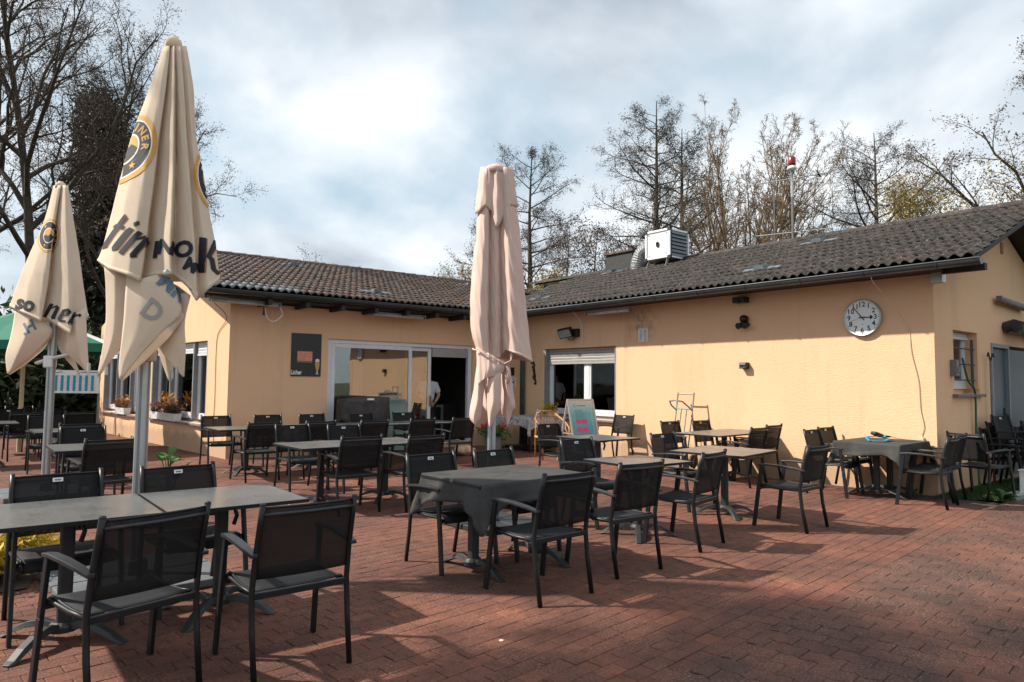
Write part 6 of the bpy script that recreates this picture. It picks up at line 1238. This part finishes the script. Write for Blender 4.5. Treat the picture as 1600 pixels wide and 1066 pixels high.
cc = t.ramp(sp.outputs[2], [(0.0, (.05,.12,.22)), (.35, (.06,.30,.42)), (.75, (.10,.46,.50)), (1.0, (.55,.60,.56))]); t.col(t.mix(t.ramp(t.noise(g_, 4, 4, .6, .8), [(.5, 0.0), (.75, .35)]), cc, (.40,.55,.58))); t.rough(.35); M['poster'] = t.m
mb = MB(); V = [abp(x, z, .0035) for x, z in ((-.29,.22),(.29,.22),(.29,Hb-.05),(-.29,Hb-.05))]; mb.add(V, [(0,1,2,3)]); mb.build('poster', 'poster', ab)
M['barpink'] = simple('pink_print', (.62,.07,.24), .5); M['ham2'] = simple('maroon_print', (.22,.06,.12), .5, 0, .6, 14)
for z in (.80,.64):
    mb = MB(); mb.add([abp(x, q, .005) for x, q in ((-.19,z-.045),(.09,z-.045),(.09,z+.045),(-.19,z+.045))],[(0,1,2,3)]); mb.build('pink_bar', 'barpink', ab)
mb = MB(); mb.add([abp(x, q, .005) for x, q in ((-.18,.26),(.12,.26),(.14,.55),(-.17,.55))],[(0,1,2,3)]); mb.build('picture', 'ham2', ab)
mb = MB(); rj = random.Random(4)
for k in range(9): x = -.18; z = 1.02-k*.02; mb.add([abp(x, z, .005), abp(x+rj.uniform(.16,.30), z, .005), abp(x+rj.uniform(.16,.30), z+.007, .005), abp(x, z+.007, .005)],[(0,1,2,3)])
mb.build('poster_lines', 'bluegrey', ab)
mb = MB(); mb.tube([abp(-.16+.01*math.cos(a)*3, 1.11+.028*math.sin(a), .006) for a in [R(60+k*24) for k in range(11)]], .004, 4); mb.add([abp(-.12,1.10,.005),abp(.10,1.10,.005),abp(.10,1.115,.005),abp(-.12,1.115,.005)],[(0,1,2,3)]); mb.build('poster_heading', 'bluegrey', ab)
mb = MB()
for k in range(13): z = .98-k*.058; a_ = rj.uniform(.012,.02); mb.tube([abp(.225+a_*math.cos(q), z+a_*math.sin(q)*1.3, .006) for q in [R(20+k*40+j*40) for j in range(7)]], .005, 4)
mb.build('upright_lettering', 'whiteprint', ab)
for s_ in (-.31,.31): mb = MB(); mb.bar((s_,-.16,.55),(s_,.16,.55),.012,.02); mb.build('spreader', 'alu', ab)
hc = thing('hand_truck', 'grey tubular hand truck leaning against the sunlit wall', 'hand truck', (10.34,7.92,0), R(90))   # local x = +Y, local -y faces away from the wall
w = .18; le = .14
for s_ in (1,-1): mb = MB(); mb.tube([(s_*w,.10,.05),(s_*w,-.02,.6),(s_*w,-.16,1.36)], .014, 8); mb.build('upright', 'steel', hc, smooth=True)
for z, y in ((1.33,-.155),(1.06,-.10),(.62,-.02),(.28,.05)): mb = MB(); mb.tube([(-w,y,z),(w,y,z)], .012, 8); mb.build('crossbar', 'steel', hc)
mb = MB(); mb.tube([(-w,-.09,1.04),(-w,.04,1.12),(-w*.8,.14,1.20),(0,.17,1.22),(w*.8,.14,1.20),(w,.04,1.12),(w,-.09,1.04)], .014, 8); mb.build('handle_loop', 'steel', hc, smooth=True)
for s_ in (-.06,.06): mb = MB(); mb.tube([(s_,.06,.28),(s_,-.10,1.05)], .010, 6); mb.build('slat', 'steel', hc)
for s_ in (1,-1):
    mb = MB(); T0 = [(s_*w*1.18+.02*k, 0, 0) for k in (-1,1)]; mb.tube([(s_*(w+.03),-.05,.12),(s_*(w+.075),-.05,.12)], .12, 18); mb.build('wheel', 'ink', hc, bevel=.01)
    mb = MB(); mb.tube([(s_*(w+.025),-.05,.12),(s_*(w+.08),-.05,.12)], .055, 12); mb.build('wheel_hub', 'steel', hc)
mb = MB(); mb.box((0,.20,.03),(.42,.24,.008)); mb.build('toe_plate', 'steel', hc)
rc = thing('rattan_chair', 'rattan armchair with bent honey coloured arms beside the sandwich board', 'chair', (9.28,10.30,0), R(160))
for s_ in (1,-1):
    mb = MB(); mb.tube([(s_*.28,.26,0),(s_*.29,.26,.45),(s_*.30,.22,.62),(s_*.31,.05,.70),(s_*.29,-.15,.78),(s_*.20,-.28,.88)], .019, 8); mb.build('arm', 'rattan', rc, smooth=True)
    mb = MB(); mb.tube([(s_*.24,-.26,0),(s_*.24,-.26,.45),(s_*.20,-.30,.88)], .018, 8); mb.build('rear_leg', 'rattan', rc, smooth=True)
    mb = MB(); mb.tube([(s_*.29,.26,.42),(s_*.26,.12,.60),(s_*.30,.05,.69)], .013, 6); mb.build('brace', 'rattan', rc, smooth=True)
mb = MB(); mb.tube([(-.20,-.30,.86),(-.12,-.33,.93),(.12,-.33,.93),(.20,-.30,.86)], .017, 8); mb.build('back_rail', 'rattan', rc, smooth=True)
mb = MB(); mb.grid([[(-.26+.52*k/6, -.27+.53*j/6, .43+.015*math.sin(k)*math.sin(j)) for k in range(7)] for j in range(7)]); mb.build('seat', 'sack', rc, thick=.03)
for k in range(5): x = -.14+.07*k; mb = MB(); mb.tube([(x,-.26,.45),(x,-.325,.91)], .008, 5); mb.build('back_cane', 'rattan', rc)
cv = thing('covered_grill', 'grill on wheels hidden under a dark tarpaulin in front of the terrace door glass', 'grill', tuple(FW(2.62,.42,0)), a1)
G = []; rr = random.Random(6)
for j in range(9):
    q = j/8; row = []
    for k in range(41):
        a = 2*math.pi*k/40; ca, sa = math.cos(a), math.sin(a); sq = max(abs(ca), abs(sa))**-.75; rx, ry = .52*(1+.03*q), .27*(1+.10*q); wv = .035*q*math.sin(k*1.35+2)+.02*q*math.sin(k*.6)
        row.append((ca*sq*(rx+wv), sa*sq*(ry+wv), 1.18-.50*q+(.05*math.sin(k*.9) if q > .8 else 0)-(.03*(1-math.cos(a)) if j < 2 else 0)))
    G.append(row)
G.insert(0, [(x*.05, y*.05, 1.20) for x, y, z in G[0]]); mb = MB(); mb.grid(G); mb.build('tarpaulin', 'tarp', cv, smooth=True, thick=.004)
for sx in (-.42,.42):
    for sy in (-.2,.2): mb = MB(); mb.box((sx,sy,.38),(.04,.04,.70)); mb.build('leg', 'steel', cv)
mb = MB(); mb.box((0,0,.30),(.9,.42,.03)); mb.build('lower_shelf', 'steel', cv); mb = MB(); mb.box((0,0,.80),(.92,.44,.20)); mb.build('fire_box', 'ink', cv)
for sx in (-.42,.42): mb = MB(); mb.tube([(sx-.02,-.2,.06),(sx+.02,-.2,.06)], .06, 12); mb.build('wheel', 'ink', cv)
mb = MB(); mb.box((.02,-.30,1.14),(.15,.01,.04)); mb.build('label_patch', 'white', cv)
gb = thing('leaning_board', 'greenish framed board leaning beside the covered grill', 'board', tuple(FW(3.36,.34,0)), a1+R(-18))
T = Matrix.Rotation(R(-14), 3, 'X'); mb = MB(); mb.box((0,0,.57),(.56,.02,1.10), M3=T); bq = mb.build('panel', 'board', gb)
for q in ((-.29,.57,.03,1.16),(.29,.57,.03,1.16)): mb = MB(); mb.box((q[0],-.0,0),(q[2],.035,q[3]), M3=T); o_ = mb.build('frame_side', 'greyframe', gb); o_.location.z = .57
bq.location.z = .0
for z in (.02,1.12): mb = MB(); mb.box((0,0,z-.57),(.55,.035,.03), M3=T); o_ = mb.build('frame_end', 'greyframe', gb); o_.location.z = .57
bpy.data.meshes[bq.data.name].transform(Matrix.Identity(4))
tb = thing('timetable_board', 'white board with a row of blue columns on two posts left of the gable', 'notice board', (2.37,21.9,0), R(-34))
mb = MB(); mb.box((0,0,1.42),(1.24,.03,.62)); mb.build('panel', 'white', tb)
M['cyan'] = simple('cyan_print', (.02,.26,.36), .5)
for k in range(7): mb = MB(); mb.box((-.49+k*.157,-.0165,1.38),(.072,.003,.42)); mb.build('blue_column', 'cyan', tb)
mb = MB()
for j in range(11): mb.box((-.02,-.0158,1.19+j*.04),(1.12,.0012,.004))
mb.box((.36,-.0165,1.675),(.44,.002,.022)); mb.build('print_lines', 'bluegrey', tb); mb = MB(); mb.tube([(-.50,-.017,1.655),(-.40,-.017,1.69),(-.34,-.017,1.68)], .014, 5); mb.build('logo', 'greencanopy', tb)
for s_ in (-.60,.60): mb = MB(); mb.tube([(s_,.03,0),(s_,.03,1.80)], .022, 8); mb.build('post', 'steel', tb)
wc = thing('garden_chair', 'white framed garden chair with beige sling cut by the left picture edge', 'chair', (-.32,7.95,0), R(150))
for s_ in (1,-1): mb = MB(); mb.tube([(s_*.27,.35,0),(s_*.27,.25,.42),(s_*.27,-.15,.40),(s_*.27,-.34,.80),(s_*.25,-.42,1.02),(s_*.18,-.44,1.07)], .016, 8); mb.build('side_frame', 'white', wc, smooth=True); mb = MB(); mb.tube([(s_*.27,-.30,0),(s_*.27,.0,.40)], .015, 8); mb.build('rear_leg', 'white', wc)
mb = MB(); mb.tube([(-.18,-.44,1.07),(.18,-.44,1.07)], .016, 8); mb.build('top_bar', 'white', wc); mb = MB(); mb.grid([[(x, y, z) for x in (-.25,0,.25)] for y, z in ((.25,.41),(.05,.39),(-.15,.39),(-.34,.78),(-.43,1.05))]); mb.build('sling', 'cord', wc, smooth=True, thick=.004)
wp = thing('white_bollard', 'short white post box on a pale slab at the right picture edge', 'bollard', (11.78,3.06,0)); mb = MB(); mb.box((0,0,.17),(.13,.13,.33)); mb.build('post', 'white', wp, bevel=.008); mb = MB(); mb.box((0,0,.345),(.15,.15,.02)); mb.build('cap', 'white', wp); mb = MB(); mb.box((-.1,.0,.01),(.5,.36,.03)); mb.build('slab', 'upvc', wp)
# dog harness on the cloth
hs = thing('dog_harness', 'teal and black harness lying on the grey cloth below the clock', 'harness', (10.02,4.22,.752), R(-8))
def strap(pts, w, mat, nm):
    P = [np.array(p, float) for p in pts]; Q = [Vector(catmull(P, k/28)) for k in range(29)]; G = []
    for i, q in enumerate(Q): d = (Q[min(i+1,28)]-Q[max(i-1,0)]).normalized(); s2 = d.cross(Vector((0,0,1))).normalized(); G.append([q-s2*w/2, q+s2*w/2])
    mb = MB(); mb.grid(G); mb.build(nm, mat, hs, smooth=True, thick=.006)
strap([(-.30,.02,.01),(-.24,.10,.05),(-.10,.13,.06),(.02,.06,.05),(-.02,-.06,.03),(-.18,-.10,.015),(-.30,.0,.012)], .05, 'teal', 'teal_strap')
strap([(.0,.05,.05),(.10,-.01,.06),(.22,-.10,.03),(.40,-.20,.012)], .06, 'teal', 'teal_strap'); strap([(-.15,.10,.06),(-.04,.0,.08),(.10,-.02,.06),(.16,.06,.04)], .05, 'ink', 'black_strap')
mb = MB(); mb.box((.0,.10,.085),(.20,.09,.05), M3=Matrix.Rotation(R(14), 3, 'Y')); mb.build('handle_pad', 'ink', hs, bevel=.018)
# ---------------------------------------------------------------- person just inside the door
pe = thing('person', 'person in a white short sleeved shirt seen from behind, hands clasped, in the doorway', 'person', tuple(FW(4.78,-.62,.03)), math.atan2(FW.n.x*-1, 0)*0+R(-8))
def skin(name, V, E, Rr, mat, parent, root=0, sub=2):
    me = bpy.data.meshes.new(name); me.from_pydata(V, E, []); o = link(name, me, mat, parent); sk = o.modifiers.new('skin', 'SKIN'); sk.use_smooth_shade = True
    for i, r in enumerate(Rr): rr = r if isinstance(r, tuple) else (r, r); me.skin_vertices[0].data[i].radius = rr
    me.skin_vertices[0].data[root].use_root = True; ss = o.modifiers.new('sub', 'SUBSURF'); ss.levels = sub; ss.render_levels = sub; return o
# local +y faces into the room; x to the person's right
Vb = [(0,0,.95),(0,-.01,1.12),(0,-.02,1.30),(0,-.02,1.44),(0,.0,1.53),(0,.02,1.60),(0,.03,1.70),(.09,0,.90),(.10,.01,.52),(.10,0,.09),(.11,.13,.05),(-.09,0,.90),(-.10,.01,.52),(-.10,0,.09),(-.11,.13,.05),(.19,-.03,1.42),(.26,-.10,1.16),(.10,-.21,.98),(-.19,-.03,1.42),(-.26,-.10,1.16),(-.10,-.21,.98)]
Eb = [(0,1),(1,2),(2,3),(3,4),(4,5),(5,6),(0,7),(7,8),(8,9),(9,10),(0,11),(11,12),(12,13),(13,14),(3,15),(15,16),(16,17),(3,18),(18,19),(19,20)]
skin('body', Vb, Eb, [(.15,.11),(.15,.11),(.17,.12),(.13,.10),.058,.075,.085,.085,.06,.045,.04,.085,.06,.045,.04,.06,.045,.03,.06,.045,.03], 'skin', pe)
skin('shirt', [(0,0,.96),(0,-.01,1.12),(0,-.02,1.30),(0,-.02,1.43),(0,.0,1.50),(.19,-.03,1.42),(.25,-.09,1.20),(-.19,-.03,1.42),(-.25,-.09,1.20)], [(0,1),(1,2),(2,3),(3,4),(3,5),(5,6),(3,7),(7,8)], [(.185,.14),(.18,.14),(.195,.145),(.155,.12),.075,.085,.078,.085,.078], 'shirt', pe)
skin('trousers', [(0,0,.98),(.09,0,.86),(.10,.01,.50),(.10,0,.06),(-.09,0,.86),(-.10,.01,.50),(-.10,0,.06)], [(0,1),(1,2),(2,3),(0,4),(4,5),(5,6)], [(.175,.13),.105,.08,.065,.105,.08,.065], 'trousers', pe)
skin('hair', [(0,-.01,1.66),(0,.02,1.74)], [(0,1)], [(.082,.075),(.085,.08)], 'hair', pe)
for s_ in (1,-1):
    mb = MB(); mb.tube([(s_*.10,-.215,.985),(s_*.03,-.225,.95),(-s_*.02,-.24,.94)], [.026,.036,.026], 8, flat=.6); mb.build('hand', 'skin', pe, smooth=True)
    for k in range(4): mb = MB(); z = .965-k*.018; mb.tube([(-s_*.01,-.24,z),(-s_*.045,-.25+.004*s_,z-.008),(-s_*.075+s_*.006*abs(k-1),-.235,z-.012)], .009, 6); mb.build('finger', 'skin', pe, smooth=True)
    mb = MB(); mb.tube([(s_*.03,-.23,.97),(s_*.0,-.245,.995),(-s_*.025,-.25,1.0)], .010, 6); mb.build('thumb', 'skin', pe, smooth=True)
# litter and fallen bits on the paving
mb = MB(); mb.lathe((0,0,0), [(.014,0),(.013,.003)], 8); tag(mb.build('bottle_cap', 'whiteprint', loc=(2.52,3.22,.0005)), 'tiny pale bottle cap on the shaded paving right of the foreground armchair', 'bottle cap')
rng = np.random.default_rng(77); n = 1500; P = np.stack([rng.uniform(-.5,10,n), rng.uniform(1.0,9,n), rng.uniform(.002,.006,n)],1); V, F = leaves(rng, P, .010, 1.6); V[:,2] = np.clip(V[:,2]*.35,.001,.009); tag(np_mesh('fallen_leaves', V, F, 'dried', None), 'scattered crumbs of dry leaf over the paving', 'leaf litter', kind='stuff')
